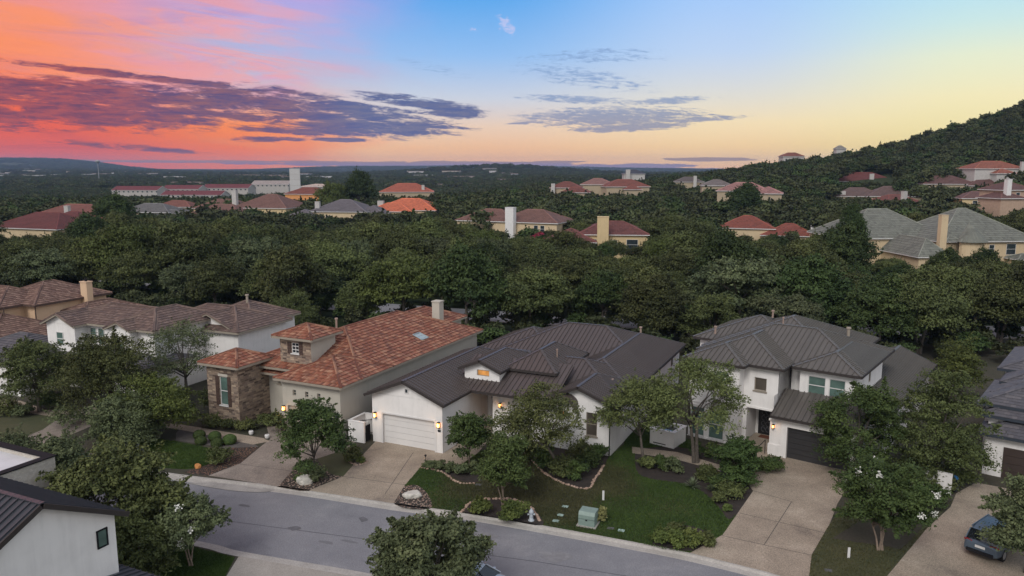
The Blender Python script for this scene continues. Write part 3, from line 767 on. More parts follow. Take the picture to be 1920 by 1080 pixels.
class House:
    def __init__(s, name, label, cat, loc, th, z=0.0):
        s.root = empty(name, (loc[0], loc[1], z), -th); tag(s.root, label, cat)
        s.walls = MB()
    def roof(s, blocks, mat, style, fmat, capmat=None, label=None):
        mb, fas, cap = MB(), MB(), MB()
        for R in blocks: add_roof(mb, fas, cap, R, style)
        o = mb.build('roof', mat, s.root); fas.build('fascia', fmat, o); cap.build('ridge_cap', capmat or mat, o)
        if label: o['label'] = label
        s.roofobj = o; return o
    def box(s, x0, y0, x1, y1, z1, z0=-.6, skip=''):
        c = [(x0, y0), (x1, y0), (x1, y1), (x0, y1)]
        for k, (a, b) in zip('FRBL', ((c[0], c[1]), (c[1], c[2]), (c[2], c[3]), (c[3], c[0]))):
            if k in skip: continue
            s.walls.poly([(*a, z0), (*b, z0), (*b, z1), (*a, z1)])
        s.walls.poly([(*c[0], z1), (*c[1], z1), (*c[2], z1), (*c[3], z1)])
    def under(s, R, oh=.5, z0=-.6, skip=''):
        """walls under a roof block with overhang oh, gable triangles included"""
        x0, y0, x1, y1 = R['rect']; ze = R['ze']
        s.box(x0+oh, y0+oh, x1-oh, y1-oh, ze+.03, z0, skip)
        for k in R['gab']:
            if R['along_y']:
                y = y0+oh if k == 'F' else y1-oh; xm = (x0+x1)/2; zt = R['zr']-.12
                a, b = (x0+oh, y, ze), (x1-oh, y, ze); zs = ze+oh*R['s']-.12
                if k == 'F' and 'F' in skip: continue
                s.walls.poly([a, b, (x1-oh, y, zs), (xm, y, zt), (x0+oh, y, zs)])
            else:
                x = x0+oh if k == 'L' else x1-oh; ym = (y0+y1)/2; zt = R['zr']-.12; zs = ze+oh*R['s']-.12
                s.walls.poly([(x, y0+oh, ze), (x, y1-oh, ze), (x, y1-oh, zs), (x, ym, zt), (x, y0+oh, zs)])
    def panel(s, a, b, z0, z1, holes, depth=.22, mb=None):
        """wall from a to b (local xy), outward normal on the right-hand side of a->b; holes (u0,u1,w0,w1) with reveals"""
        mb = mb or s.walls
        a = Vector((a[0], a[1], 0)); b = Vector((b[0], b[1], 0)); d = (b-a); L = d.length; d.normalize(); inn = Vector((-d.y, d.x, 0))
        us = sorted({0, L, *[h[0] for h in holes], *[h[1] for h in holes]}); ws = sorted({z0, z1, *[h[2] for h in holes], *[h[3] for h in holes]})
        for i in range(len(us)-1):
            for j in range(len(ws)-1):
                u, w = (us[i]+us[i+1])/2, (ws[j]+ws[j+1])/2
                if any(h[0] < u < h[1] and h[2] < w < h[3] for h in holes): continue
                p = lambda uu, ww: a+d*uu+Vector((0, 0, ww))
                mb.poly([p(us[i], ws[j]), p(us[i+1], ws[j]), p(us[i+1], ws[j+1]), p(us[i], ws[j+1])])
        for u0, u1, w0, w1 in holes:
            p = lambda uu, ww, k: a+d*uu+Vector((0, 0, ww))+inn*(depth*k)
            for (q, r) in (((u0, w0), (u0, w1)), ((u0, w1), (u1, w1)), ((u1, w1), (u1, w0)), ((u1, w0), (u0, w0))):
                mb.poly([p(*q, 0), p(*q, 1), p(*r, 1), p(*r, 0)])
    def finish(s, mat, name='wall'):
        return s.walls.build(name, mat, s.root)
    def local(s, a, b, u, z, out=0.0):
        a = Vector((a[0], a[1], 0)); b = Vector((b[0], b[1], 0)); d = (b-a).normalized(); inn = Vector((-d.y, d.x, 0))
        return a+d*u-inn*out+Vector((0, 0, z)), d, -inn
    def window(s, a, b, u0, u1, z0, z1, fr=None, gl=None, inset=.14, cols=1, rows=2, label=None, shut=None, sill=True, name='window', arch=False):
        """window in wall line a->b; frame and panes set in by inset (negative stands proud)"""
        p, d, n = s.local(a, b, 0, 0); fr = fr or M_trimw; gl = gl or M_glass
        base = lambda u, z, k: p+d*u+n*k+Vector((0, 0, z))
        k0 = -inset; F_ = MB(); fw = .06
        def fb(ua, ub, za, zb, k, t=.06):   # small box
            P = [base(u, z, kk) for kk in (k-t/2, k+t/2) for (u, z) in ((ua, za), (ub, za), (ub, zb), (ua, zb))]
            for f in ((4, 5, 6, 7), (0, 1, 5, 4), (1, 2, 6, 5), (2, 3, 7, 6), (3, 0, 4, 7)): F_.poly([P[i] for i in f])
        fb(u0, u0+fw, z0, z1, k0); fb(u1-fw, u1, z0, z1, k0); fb(u0+fw, u1-fw, z0, z0+fw, k0); fb(u0+fw, u1-fw, z1-fw, z1, k0)
        for i in range(1, cols): uu = u0+(u1-u0)*i/cols; fb(uu-.025, uu+.025, z0+fw, z1-fw, k0, .05)
        for i in range(1, rows): zz = z0+(z1-z0)*i/rows; fb(u0+fw, u1-fw, zz-.03, zz+.03, k0, .056)
        if sill: fb(u0-.08, u1+.08, z0-.09, z0, .02, .16)
        w = F_.build(name, fr, s.root)
        g_ = MB(); g_.poly([base(u0+.01, z0+.01, k0-.012), base(u1-.01, z0+.01, k0-.012), base(u1-.01, z1-.01, k0-.012), base(u0+.01, z1-.01, k0-.012)])
        g_.build('pane', gl, w)
        if label: w['label'] = label
        if shut:
            for uu in (u0-.42, u1+.06):
                sh = MB(); P = [base(u, z, kk) for kk in (.0, .06) for (u, z) in ((uu, z0-.05), (uu+.36, z0-.05), (uu+.36, z1+.05), (uu, z1+.05))]
                for f in ((4, 5, 6, 7), (0, 1, 5, 4), (1, 2, 6, 5), (2, 3, 7, 6), (3, 0, 4, 7)): sh.poly([P[i] for i in f])
                for k in range(1, 4):
                    zz = z0+(z1-z0)*k/4; sh.bar(base(uu+.03, zz, .06), base(uu+.33, zz, .06), .03, .06, n)
                sh.build('shutter', shut, s.root)
        return w
    def garage(s, a, b, u0, u1, z1, mat, inset=.2, rows=4, label=None):
        p, d, n = s.local(a, b, 0, 0); m = MB()
        h = z1/rows
        for i in range(rows):
            q = lambda u, z, k: p+d*u+n*k+Vector((0, 0, z))
            za, zb = i*h+.012, (i+1)*h-.012
            P = [q(u, z, kk) for kk in (-inset-.05, -inset) for (u, z) in ((u0, za), (u1, za), (u1, zb), (u0, zb))]
            for f in ((4, 5, 6, 7), (0, 1, 5, 4), (2, 3, 7, 6)): m.poly([P[i2] for i2 in f])
        q = lambda u, z, k: p+d*u+n*k+Vector((0, 0, z))
        m.poly([q(u0, 0, -inset-.04), q(u1, 0, -inset-.04), q(u1, z1, -inset-.04), q(u0, z1, -inset-.04)])
        o = m.build('garage_door', mat, s.root)
        if label: o['label'] = label
        return o
    def lantern(s, a, b, u, z, lit=True, power=6, sz=1.0):
        p, d, n = s.local(a, b, u, z)
        f = MB(); w, h = .11*sz, .34*sz
        def bx(ua, ub, za, zb, ka, kb, m):
            P = [p+d*uu+n*kk+Vector((0, 0, zz)) for kk in (ka, kb) for (uu, zz) in ((ua, za), (ub, za), (ub, zb), (ua, zb))]
            for fc in ((4, 5, 6, 7), (0, 1, 5, 4), (1, 2, 6, 5), (2, 3, 7, 6), (3, 0, 4, 7)): m.poly([P[i] for i in fc])
        bx(-w*.6, w*.6, -h*.7, h*.7, 0, .025, f); bx(-w*1.1, w*1.1, h/2, h/2+.05, .04, .26, f); bx(-w, w, -h/2-.04, -h/2, .05, .25, f)
        for i in (-1, 1):
            for k in (.06, .24): bx(i*w-.012, i*w+.012, -h/2, h/2, k-.012, k+.012, f)
        o = f.build('wall_lantern', M_black, s.root)
        gl = MB(); bx(-w*.8, w*.8, -h/2+.01, h/2-.01, .08, .22, gl)
        gl.build('lamp_glass', M_lamp if lit else M_glass, o)
        if lit:
            ld = bpy.data.lights.new('lantern_light', 'POINT'); ld.energy = power; ld.color = (1, .55, .22); ld.shadow_soft_size = .06
            lo = bpy.data.objects.new('lantern_light', ld); COL.objects.link(lo); lo.parent = o; lo.location = p+n*.36+Vector((0, 0, -.02))
        return o
    def vent(s, x, y, z, r=.09, h=.5, mat=None, name='vent_pipe'):
        m = MB(); m.tube([(x, y, z-.3), (x, y, z+h)], [r, r], 8); m.tube([(x, y, z+h), (x, y, z+h+.12)], [r*1.7, r*1.5], 8)
        return m.build(name, mat or plain('copper_vent', (.30, .22, .18), .7), s.roofobj)
    def chimney(s, x, y, z0, z1, w=.9, d=.7, mat=None, cap=True):
        m = MB(); m.box(x-w/2, y-d/2, z0, x+w/2, y+d/2, z1); m.box(x-w/2-.06, y-d/2-.06, z1, x+w/2+.06, y+d/2+.06, z1+.12)
        o = m.build('chimney', mat, s.roofobj)
        if cap:
            c = MB(); c.tube([(x, y, z1+.12), (x, y, z1+.42)], [.16, .16], 8); c.build('flue', M_black, o)
        return o

# ================================================================== house B : white house with dark metal roof, centre
h = House('white_house', 'white stucco house with dark seamed metal roof and lit lanterns beside its white garage door', 'house', OB, THB)
ZE = 4.1
RG = hip(-.4, -.5, 6.95, 16.1, ZE, .4, 'F')
RM = hip(5.5, 6.0, 19.07, 15.5, ZE-.01, .4)
RP = dict(faces=[[(5.0, 4.0, ZE), (14.2, 4.0, ZE), (14.2, 8.6, ZE+1.84), (5.0, 8.6, ZE+1.84)]], hips=[], rakes=[], eaves=[((5.0, 4.0, ZE), (14.2, 4.0, ZE))])
RL = hip(2.0, 9.0, 12.0, 16.6, ZE-.02, .4)
RF = hip(12.9, 4.5, 19.05, 12.0, ZE+.02, .4, 'F')
RW = hip(11.4, 9.0, 19.06, 28.2, ZE+.01, .4)
RB = hip(2.2, 15.2, 19.05, 28.19, ZE-.03, .4)
RB2 = hip(.3, 17.5, 9.0, 26.5, ZE-.05, .4)
RD = hip(5.25, 4.95, 9.15, 12.0, 5.62, .4, 'F')
RT = hip(8.6, 6.7, 13.3, 14.6, 5.55, .55)
blocksB = [RG, RM, RP, RL, RF, RW, RB, RB2, RD, RT]
h.roof(blocksB, M_dkmetal, 'metal', M_fascia)
# garage front with the recessed door
a, b = (0, 0), (6.55, 0)
h.panel(a, b, -.6, ZE+.03, [(1.0, 5.85, -.01, 2.5)], .25)
h.walls.poly([(0, 0, ZE), (6.55, 0, ZE), (6.55, 0, ZE+.06), (3.275, 0, RG['zr']-.14), (0, 0, ZE+.06)])
h.walls.poly([(6.55, 0, -.6), (6.55, 7.8, -.6), (6.55, 7.8, ZE), (6.55, 0, ZE)])
h.walls.poly([(0, 15, -.6), (0, 0, -.6), (0, 0, ZE), (0, 15, ZE)]); h.walls.poly([(6.55, 15.6, -.6), (0, 15.6, -.6), (0, 15.6, ZE), (6.55, 15.6, ZE)])
h.garage(a, b, 1.0, 5.85, 2.5, plain('white_garage_paint', (.70, .685, .67), .5, vary=.03), .22, 5)
tr = MB(); tr.box(.86, -.035, 0, 1.0, .05, 2.62); tr.box(5.85, -.035, 0, 5.99, .05, 2.62); tr.box(1.0, -.035, 2.5, 5.85, .05, 2.62); tr.build('door_trim', M_trimw, h.root)
h.lantern(a, b, .32, 2.3, True, 9); h.lantern(a, b, 6.27, 2.3, True, 9)
nb = MB(); nb.box(6.14, -.03, 1.72, 6.40, -.003, 1.88); nb.build('number_plate', M_black, h.root)
h.window(a, b, 3.15, 3.5, 4.45, 4.85, M_trimw, M_glass, -.03, 1, 1, name='gable_vent', sill=False)
# porch recess
h.walls.poly([(6.55, 7.8, -.6), (8.1, 7.8, -.6), (8.1, 7.8, ZE), (6.55, 7.8, ZE)])
h.walls.poly([(8.1, 7.8, -.6), (8.1, 5.6, -.6), (8.1, 5.6, ZE), (8.1, 7.8, ZE)])
pf = MB(); pf.box(6.56, 5.0, -.1, 8.09, 7.79, .22); pf.build('porch_floor', M_aggr, h.root)
dr = MB(); dr.box(7.0, 7.70, .22, 7.95, 7.79, 2.95); dro = dr.build('front_door', plain('dark_door', (.02, .015, .014), .4), h.root)
dg = MB(); dg.box(7.52, 7.685, .45, 7.84, 7.699, 2.8); dg.build('door_pane', M_warm, dro)
a, b = (8.1, 5.6), (13.4, 5.6)
h.panel(a, b, -.6, ZE, [(1.9, 2.9, .9, 2.6)], .15)
h.window(a, b, 1.9, 2.9, .9, 2.6, M_trimb, M_glass, .1, 1, 2)
h.lantern(a, b, .75, 2.65, True, 3, .8)
h.walls.poly([(13.4, 5.6, -.6), (13.4, 5.0, -.6), (13.4, 5.0, ZE), (13.4, 5.6, ZE)])
# right front gable
a, b = (13.4, 5.0), (18.55, 5.0)
h.panel(a, b, -.9, ZE+.02, [(3.15, 4.05, 1.4, 3.28), (.72, 1.34, 2.6, 3.1)], .15)
h.walls.poly([(13.4, 5.0, ZE+.02), (18.55, 5.0, ZE+.02), (18.55, 5.0, ZE+.1), (15.97, 5.0, RF['zr']-.14), (13.4, 5.0, ZE+.1)])
h.window(a, b, 3.15, 4.05, 1.4, 3.28, M_trimb, glass_mat('blind_glass', (.10, .085, .07), .3), .1, 1, 2, label='bronze framed window with closed blinds')
h.window(a, b, .72, 1.34, 2.6, 3.1, M_trimb, M_warm, .1, 2, 1, label='small square lit window')
br = MB()
for k in range(6):     # curved metal hood beside the gable
    t0, t1 = k/6*pi/2, (k+1)/6*pi/2
    br.poly([(14.75+1.15*sin(t0), 4.35, 4.45-.8*(1-cos(t0))), (14.75+1.15*sin(t1), 4.35, 4.45-.8*(1-cos(t1))), (14.75+1.15*sin(t1), 5.0, 4.65-.8*(1-cos(t1))), (14.75+1.15*sin(t0), 5.0, 4.65-.8*(1-cos(t0)))])
br.bar((14.75, 4.35, 4.25), (15.3, 4.35, 4.15), .06, .2); br.bar((15.3, 4.35, 4.15), (15.9, 4.35, 3.5), .06, .2)
br.build('window_hood', M_dkmetal, h.root)
h.walls.poly([(18.55, 5.0, -.9), (18.55, 27.7, -.9), (18.55, 27.7, ZE), (18.55, 5.0, ZE)])
h.walls.poly([(18.55, 27.7, -.9), (.8, 27.7, -.9), (.8, 27.7, ZE), (18.55, 27.7, ZE)])
h.walls.poly([(.8, 26, -.6), (.8, 17.9, -.6), (.8, 17.9, ZE), (.8, 26, ZE)]); h.walls.poly([(.8, 17.9, -.6), (8, 17.9, -.6), (8, 17.9, ZE), (.8, 17.9, ZE)])
h.window((18.55, 5.0), (18.55, 27.7), 19.2, 19.7, 2.6, 3.6, M_trimb, M_glass, -.03, 1, 1, sill=False)
dp = MB(); dp.tube([(18.5, 4.92, .0), (18.5, 4.92, 3.9)], [.05, .05], 6); dp.build('downpipe', M_black, h.root)
# dormer and tower
a, b = (5.6, 5.4), (8.85, 5.4)
h.panel(a, b, 4.2, 5.72, [(1.15, 2.3, 4.98, 5.5)], .15)
h.walls.poly([(5.6, 5.4, 5.72), (8.85, 5.4, 5.72), (7.2, 5.4, RD['zr']-.14)])
h.walls.poly([(8.85, 5.4, 4.2), (8.85, 9, 4.2), (8.85, 9, 5.7), (8.85, 5.4, 5.7)]); h.walls.poly([(5.6, 9, 4.2), (5.6, 5.4, 4.2), (5.6, 5.4, 5.7), (5.6, 9, 5.7)])
h.window(a, b, 1.15, 2.3, 4.98, 5.5, M_trimb, M_warm, .1, 1, 1, label='lit dormer window', sill=False)
a, b = (8.85, 7.15), (12.85, 7.15)
h.panel(a, b, 4.2, 5.62, [(.95, 2.1, 4.88, 5.16)], .12)
h.window(a, b, .95, 2.1, 4.88, 5.16, M_trimb, M_glass, .08, 1, 1, label='narrow clerestory window', sill=False)
h.walls.poly([(12.85, 7.15, 4.2), (12.85, 14, 4.2), (12.85, 14, 5.62), (12.85, 7.15, 5.62)])
h.finish(M_white)
h.vent(12.2, 9.7, 6.4, .05, .35); h.vent(14.9, 26.0, 5.5, .10, .35); h.vent(17.2, 9.4, 4.75, .1, .05)
rl = MB()
for p, q in (((8.2, 4.6, .0), (8.2, 4.6, .9)), ((8.2, 5.3, .0), (8.2, 5.3, 1.1)), ((8.2, 4.6, .9), (8.2, 5.3, 1.1))): rl.tube([p, q], [.025, .025], 6)
rl.build('handrail', M_black, h.root)

# ================================================================== house A : terracotta roofed house with stone tower
h = House('terracotta_house', 'house with terracotta barrel tile roof, stone corner room and small stone turret', 'house', OA, THB)
ZA = 4.7
RG = hip(-6.5, -.5, .5, 7, ZA, .4)
RMn = hip(-12.7, 2.2, .49, 24.2, ZA-.01, .4, '')
RWing = hip(-9.5, 16.0, -2.6, 26.3, 5.6, .4)
RS = hip(-14.6, -.95, -10.0, 3.7, 5.25, .42)
RSm = hip(-11.0, 2.3, -7.0, 8.5, 4.1, .4)
RT = hip(-9.3, 2.55, -4.85, 6.9, 7.45, .40)
h.roof([RG, RMn, RWing, RS, RSm, RT], M_tileA, 'tile', M_trimb, label='terracotta barrel tile roof')
a, b = (-6.0, 0), (0, 0)
h.panel(a, b, -.6, ZA, [(.5, 5.4, -.01, 2.35), (1.1, 1.45, 3.25, 3.75), (2.4, 2.75, 3.25, 3.75), (3.65, 4.0, 3.25, 3.75)], .25)
for u in (1.1, 2.4, 3.65): h.window(a, b, u, u+.35, 3.25, 3.75, M_trimb, M_glass, .12, 1, 2, sill=False)
h.garage(a, b, .5, 5.4, 2.35, plain('tan_garage_paint', (.40, .35, .29), .6, vary=.05), .2, 4)
h.lantern(a, b, .16, 2.05, True, 9); h.lantern(a, b, 5.68, 2.15, False)
h.walls.poly([(0, 0, -.6), (0, 23.7, -.6), (0, 23.7, ZA), (0, 0, ZA)])
h.walls.poly([(0, 23.7, -.6), (-12.2, 23.7, -.6), (-12.2, 23.7, ZA), (0, 23.7, ZA)])
h.walls.poly([(-12.2, 23.7, -.6), (-12.2, 3.5, -.6), (-12.2, 3.5, ZA), (-12.2, 23.7, ZA)])
h.walls.poly([(-6.0, 3.5, -.6), (-6.0, 0, -.6), (-6.0, 0, ZA), (-6.0, 3.5, ZA)])
a, b = (-10.5, 3.3), (-6.0, 3.3)
h.panel(a, b, -.6, 4.1, [(1.0, 1.35, 2.9, 3.4), (2.9, 3.8, 0, 2.3)], .2)
h.window(a, b, 1.0, 1.35, 2.9, 3.4, M_trimb, M_glass, .1, 1, 1)
ad = MB(); ad.box(-7.55, 3.4, 0, -6.75, 3.48, 2.25); ad.build('front_door', M_wood, h.root)
h.box(-9.0, 16.5, -3.1, 25.8, 5.6, 3)
a, b = (-8.8, 3.05), (-5.35, 3.05)
h.walls.poly([(-5.35, 3.05, 4.3), (-5.35, 6.4, 4.3), (-5.35, 6.4, 7.45), (-5.35, 3.05, 7.45)])
h.finish(M_greige)
st = MB()
h.panel(a, b, 4.3, 7.46, [(1.3, 2.1, 5.95, 6.9)], .15, st)
st.poly([(-8.8, 6.4, 4.3), (-8.8, 3.05, 4.3), (-8.8, 3.05, 7.45), (-8.8, 6.4, 7.45)])
st.build('stone_turret_wall', M_stone, h.root)
h.window(a, b, 1.3, 2.1, 5.95, 6.9, M_trimw, M_glass, .08, 2, 3, shut=M_wood, label='small shuttered turret window')
st = MB(); a, b = (-14.1, -.45), (-10.5, -.45)
h.panel(a, b, -.6, 5.27, [(1.45, 2.35, 1.55, 4.1)], .18, st)
h.panel((-10.5, -.45), (-10.5, 3.3), -.6, 5.27, [], 0, st); h.panel((-14.1, 3.3), (-14.1, -.45), -.6, 5.27, [], 0, st)
st.build('stone_room_wall', M_stone, h.root)
h.window(a, b, 1.45, 2.35, 1.55, 4.1, M_trimw, M_glassg, .1, 1, 2, shut=M_wood, label='tall shuttered window in the stone wall')
ln = MB(); ln.box(-12.75, -.49, 4.14, -11.65, -.452, 4.36); ln.build('lintel', plain('lintel_stone', (.5, .46, .40), .8), h.root)
h.chimney(-3.6, 21.6, 5.5, 7.9, .9, .9, M_greige, False)
h.vent(-8.0, 10.0, 7.0, .10, .7)
sk = MB(); 
def onroofA(x, y): return (x, y, ZA+.4*(.49-x)+.05)
sk.poly([onroofA(-2.2, 14.4), onroofA(-1.15, 14.4), onroofA(-1.15, 15.6), onroofA(-2.2, 15.6)]); 
for p, q in ((( -2.2, 14.4), (-1.15, 14.4)), ((-1.15, 14.4), (-1.15, 15.6)), ((-1.15, 15.6), (-2.2, 15.6)), ((-2.2, 15.6), (-2.2, 14.4))): sk.bar(onroofA(*p), onroofA(*q), .07, .06)
sk.build('skylight', plain('skylight_glass', (.33, .40, .42), .25, vary=.05), h.roofobj)

# ================================================================== house C : two-storey white house, right
h = House('two_storey_house', 'two-storey white house with grey standing-seam hip roofs and dark garage door, right of centre', 'house', OC, THC)
ZC = 6.7
R1 = hip(-.48, 2.3, 4.6, 12.0, ZC+.01, .4)
R2 = hip(-9.0, 3.4, 4.59, 13.4, ZC, .40)
R3 = hip(-8.55, .9, -.7, 12.5, ZC-.01, .4)
R4 = hip(-8.62, -.15, -3.42, 6, ZC+.015, .4)
R5 = hip(-9.2, 5.0, 2.5, 17.5, ZC-.02, .4)
R6 = hip(-11.34, 7.9, -2.0, 17.0, ZC-.03, .4)
R7 = hip(-.2, 4.0, 6.4, 23.9, 3.5, .42, 'B')
R8 = shed((-1.05, -.5, 3.35), (5.3, -.5, 3.35), (5.3, 2.9, 4.7), (-1.05, 2.9, 4.7))
h.roof([R1, R2, R3, R4, R5, R6, R7, R8], M_dkmetal2, 'metal', M_fascia)
for R in (R3, R5, R6): 
    x0, y0, x1, y1 = R['rect']; h.box(x0+.5, y0+.5, x1-.5, y1-.5, R['ze']+.02, -.6, 'F' if R is R3 else '')
h.under(R7, .45)
# upper right room
a, b = (0, 2.8), (4.1, 2.8)
h.panel(a, b, 3.0, ZC+.02, [(.62, 1.95, 4.6, 6.05), (2.2, 3.4, 4.6, 6.05)], .15)
h.window(a, b, .62, 1.95, 4.6, 6.05, M_trimw, M_glassg, .08, 1, 2, label='upper window with green blind above the garage'); h.window(a, b, 2.2, 3.4, 4.6, 6.05, M_trimw, M_glassg, .08, 1, 2)
h.walls.poly([(4.1, 2.8, 2), (4.1, 11.6, 2), (4.1, 11.6, ZC), (4.1, 2.8, ZC)]); h.walls.poly([(0, 4.2, 2), (0, 2.8, 2), (0, 2.8, ZC), (0, 4.2, ZC)])
h.walls.poly([(-1.15, 4.0, 3), (0, 4.0, 3), (0, 4.0, ZC), (-1.15, 4.0, ZC)])
h.window((4.1, 2.8), (4.1, 11.6), 4.2, 4.55, 5.2, 6.0, M_trimb, M_glass, -.02, 1, 1, sill=False)
dpp = MB(); dpp.tube([(-1.05, 3.9, 4.2), (-1.05, 3.9, 6.5)], [.06, .06], 6); dpp.build('downpipe', M_black, h.root)
# garage front
a, b = (-.35, 0), (5.2, 0)
h.panel(a, b, -.6, 3.45, [(.45, 5.1, -.01, 2.5)], .3)
h.garage(a, b, .45, 5.1, 2.5, plain('charcoal_garage_paint', (.035, .034, .036), .45, vary=.08), .25, 6, 'charcoal garage door')
h.walls.poly([(5.2, 0, -.6), (5.2, 6, -.6), (5.2, 6, 3.4), (5.2, 0, 3.4)])
# entry column and porch
h.box(-1.25, .1, -.35, 1.4, 3.1, -.6)
cb = MB(); cb.box(-1.33, .02, -.3, -.27, .68, .9); cb.build('column_base', M_white, h.root); cb = MB(); cb.box(-1.33, .02, 2.75, -.27, .68, 2.9); cb.build('column_capital', M_white, h.root)
h.lantern((-1.25, .1), (-.35, .1), .3, 2.35, True, 2, .7)
h.walls.poly([(-1.2, .6, -.6), (-1.2, 3.8, -.6), (-1.2, 3.8, 4.6), (-1.2, .6, 4.6)])
pf = MB(); pf.box(-3.55, .3, -.2, -1.2, 3.59, .3); pf.box(-3.4, -.05, -.2, -1.3, .3, .15); pf.build('porch_floor', M_aggr, h.root)
mt = MB(); mt.box(-3.0, 2.6, .301, -1.9, 3.3, .33); mt.build('doormat', plain('brown_doormat', (.12, .04, .02), .9), h.root)
h.walls.poly([(-3.6, 3.6, -.6), (-1.2, 3.6, -.6), (-1.2, 3.6, 3.2), (-3.6, 3.6, 3.2)])
h.walls.poly([(-3.6, 1.4, -.6), (-3.6, 3.6, -.6), (-3.6, 3.6, 4.0), (-3.6, 1.4, 4.0)])
dd = MB(); dd.box(-3.35, 3.5, .3, -2.15, 3.59, 2.95); ddo = dd.build('front_door', plain('black_iron_door', (.012, .012, .014), .4), h.root)
for k in range(5):
    for sx in (-1, 1):
        sc_ = MB()
        cx, cz = -2.75+sx*.18, .75+k*.48
        sc_.tube([(cx+.15*cos(t), 3.485, cz+.2*sin(t)) for t in np.linspace(0, 1.7*pi, 9)], [.016]*9, 4); sc_.build('iron_scroll', plain('pale_iron', (.16, .16, .17), .5), ddo)
# upper centre wall with small square window over the porch
a, b = (-8.1, 1.4), (-1.2, 1.4)
h.panel(a, b, 3.15, ZC, [(5.0, 5.98, 4.55, 5.6)], .18)
h.window(a, b, 5.0, 5.98, 4.55, 5.6, M_trimb, glass_mat('blind_glass', (.10, .085, .07), .3), .12, 1, 1)
h.panel((-8.1, 1.4), (-3.6, 1.4), -.6, 3.15, [], 0)
h.walls.poly([(-1.2, 1.4, 3.1), (-1.2, 4.2, 3.1), (-1.2, 4.2, ZC), (-1.2, 1.4, ZC)])
bd = MB(); bd.box(-3.6, 1.32, 3.05, -1.19, 1.46, 3.2); bd.build('belt_trim', M_white, h.root)
# left projecting room, tall windows
a, b = (-8.12, .35), (-3.92, .35)
h.panel(a, b, -.6, ZC+.02, [(.15, 1.4, .15, 2.6), (1.75, 3.05, .15, 2.6), (2.2, 3.3, 4.8, 5.9)], .15)
h.window(a, b, .15, 1.4, .15, 2.6, M_trimw, M_glassg, .08, 1, 2); h.window(a, b, 1.75, 3.05, .15, 2.6, M_trimw, M_glassg, .08, 1, 2); h.window(a, b, 2.2, 3.3, 4.8, 5.9, M_trimw, M_glassg, .08, 1, 2)
h.walls.poly([(-3.92, .35, -.6), (-3.92, 1.4, -.6), (-3.92, 1.4, ZC), (-3.92, .35, ZC)]); h.walls.poly([(-8.12, 5, -.6), (-8.12, .35, -.6), (-8.12, .35, ZC), (-8.12, 5, ZC)])
for zz in (.9, 2.75, 3.0): 
    m = MB(); m.box(-8.17, .28, zz, -3.88, .345, zz+.07) if zz > 1 else m.box(-8.17, .28, -.3, -3.88, .345, .05); m.build('belt_trim', M_white, h.root)
h.finish(M_white)
h.vent(-9.0, 7.4, 7.6, .09, .30); h.vent(-5.6, 12.4, 8.7, .09, .30); h.vent(1.0, 12.6, 7.8, .13, .4, M_trimb); h.vent(-3.4, 8.6, 9.0, .06, .2)
hr = MB()
for p, q in (((-1.55, -1.7, 0), (-1.55, -1.7, .95)), ((-1.45, -.2, 0.1), (-1.45, -.2, 1.2)), ((-1.55, -1.7, .95), (-1.45, -.2, 1.2))): hr.tube([p, q], [.03, .03], 6)
hr.build('handrail', M_black, h.root)

# ================================================================== house D : white house with brown tile roof, left ; house P : peach house behind it
h = House('brown_roofed_house', 'two-storey white house with brown barrel tile roofs, left of the terracotta house', 'house', OD, THD)
D0 = hip(-1.2, .7, 3.7, 6.5, 6.45, .45, 'F')
D1 = hip(-.6, 2.2, 13.3, 9.3, 6.5, .4)
D2 = hip(7.3, 1.2, 10.9, 6, 6.5, .4, 'F')
D3 = hip(6.8, 1.9, 13.31, 11.0, 6.49, .45)
D4 = hip(10.0, 8.6, 16.6, 16, 5.75, .42, 'F')
D5 = hip(5.5, 8.2, 17.8, 16.6, 5.5, .42)
D6 = hip(8.0, 12.0, 16.2, 20.0, 5.49, .44)
D7 = hip(-8.6, -3.9, 1.5, 5.0, 3.4, .4)
D8 = hip(-1, .0, 14.2, 6, 3.3, .3)
h.roof([D0, D1, D2, D3, D4, D5, D6], M_tileD, 'tile', M_trimb, label='brown barrel tile roofs')
for R, s_ in ((D1, ''), (D3, ''), (D4, ''), (D5, ''), (D6, '')): h.under(R, .5, -.6)
h.under(D2, .35); 
h.under(D0, .4)
h.window((-.8, 1.1), (3.3, 1.1), 1.4, 2.4, 4.2, 5.6, M_trimw, M_glassg, -.03, 1, 2, sill=False)
h.window((-.1, 2.7), (12.8, 2.7), 3.6, 4.5, 4.3, 6.0, M_trimw, M_glassg, -.03, 1, 2, sill=False); h.window((-.1, 2.7), (12.8, 2.7), 4.75, 5.65, 4.3, 6.0, M_trimw, M_glassg, -.03, 1, 2, sill=False)
h.window((7.65, 1.55), (10.55, 1.55), .9, 2.0, 3.9, 5.3, M_trimw, M_glassg, -.03, 1, 2, sill=False)
h.walls.box(-8.1, -3.4, -.6, 1.0, 4, 3.3)
h.finish(M_white)
mb, fs, cp = MB(), MB(), MB()
for R in (D7, D8): add_roof(mb, fs, cp, R, 'tile')
lo_ = mb.build('low_roof', M_slate, h.root); fs.build('fascia', M_trimb, lo_); cp.build('ridge_cap', M_slate, lo_)
h.vent(12.4, 15.6, 7.2, .14, .7, M_trimb)
h.garage((-8.1, -3.4), (1.0, -3.4), 5.8, 8.6, 2.4, plain('white_garage_paint', (.70, .685, .67), .5, vary=.03), -.05)

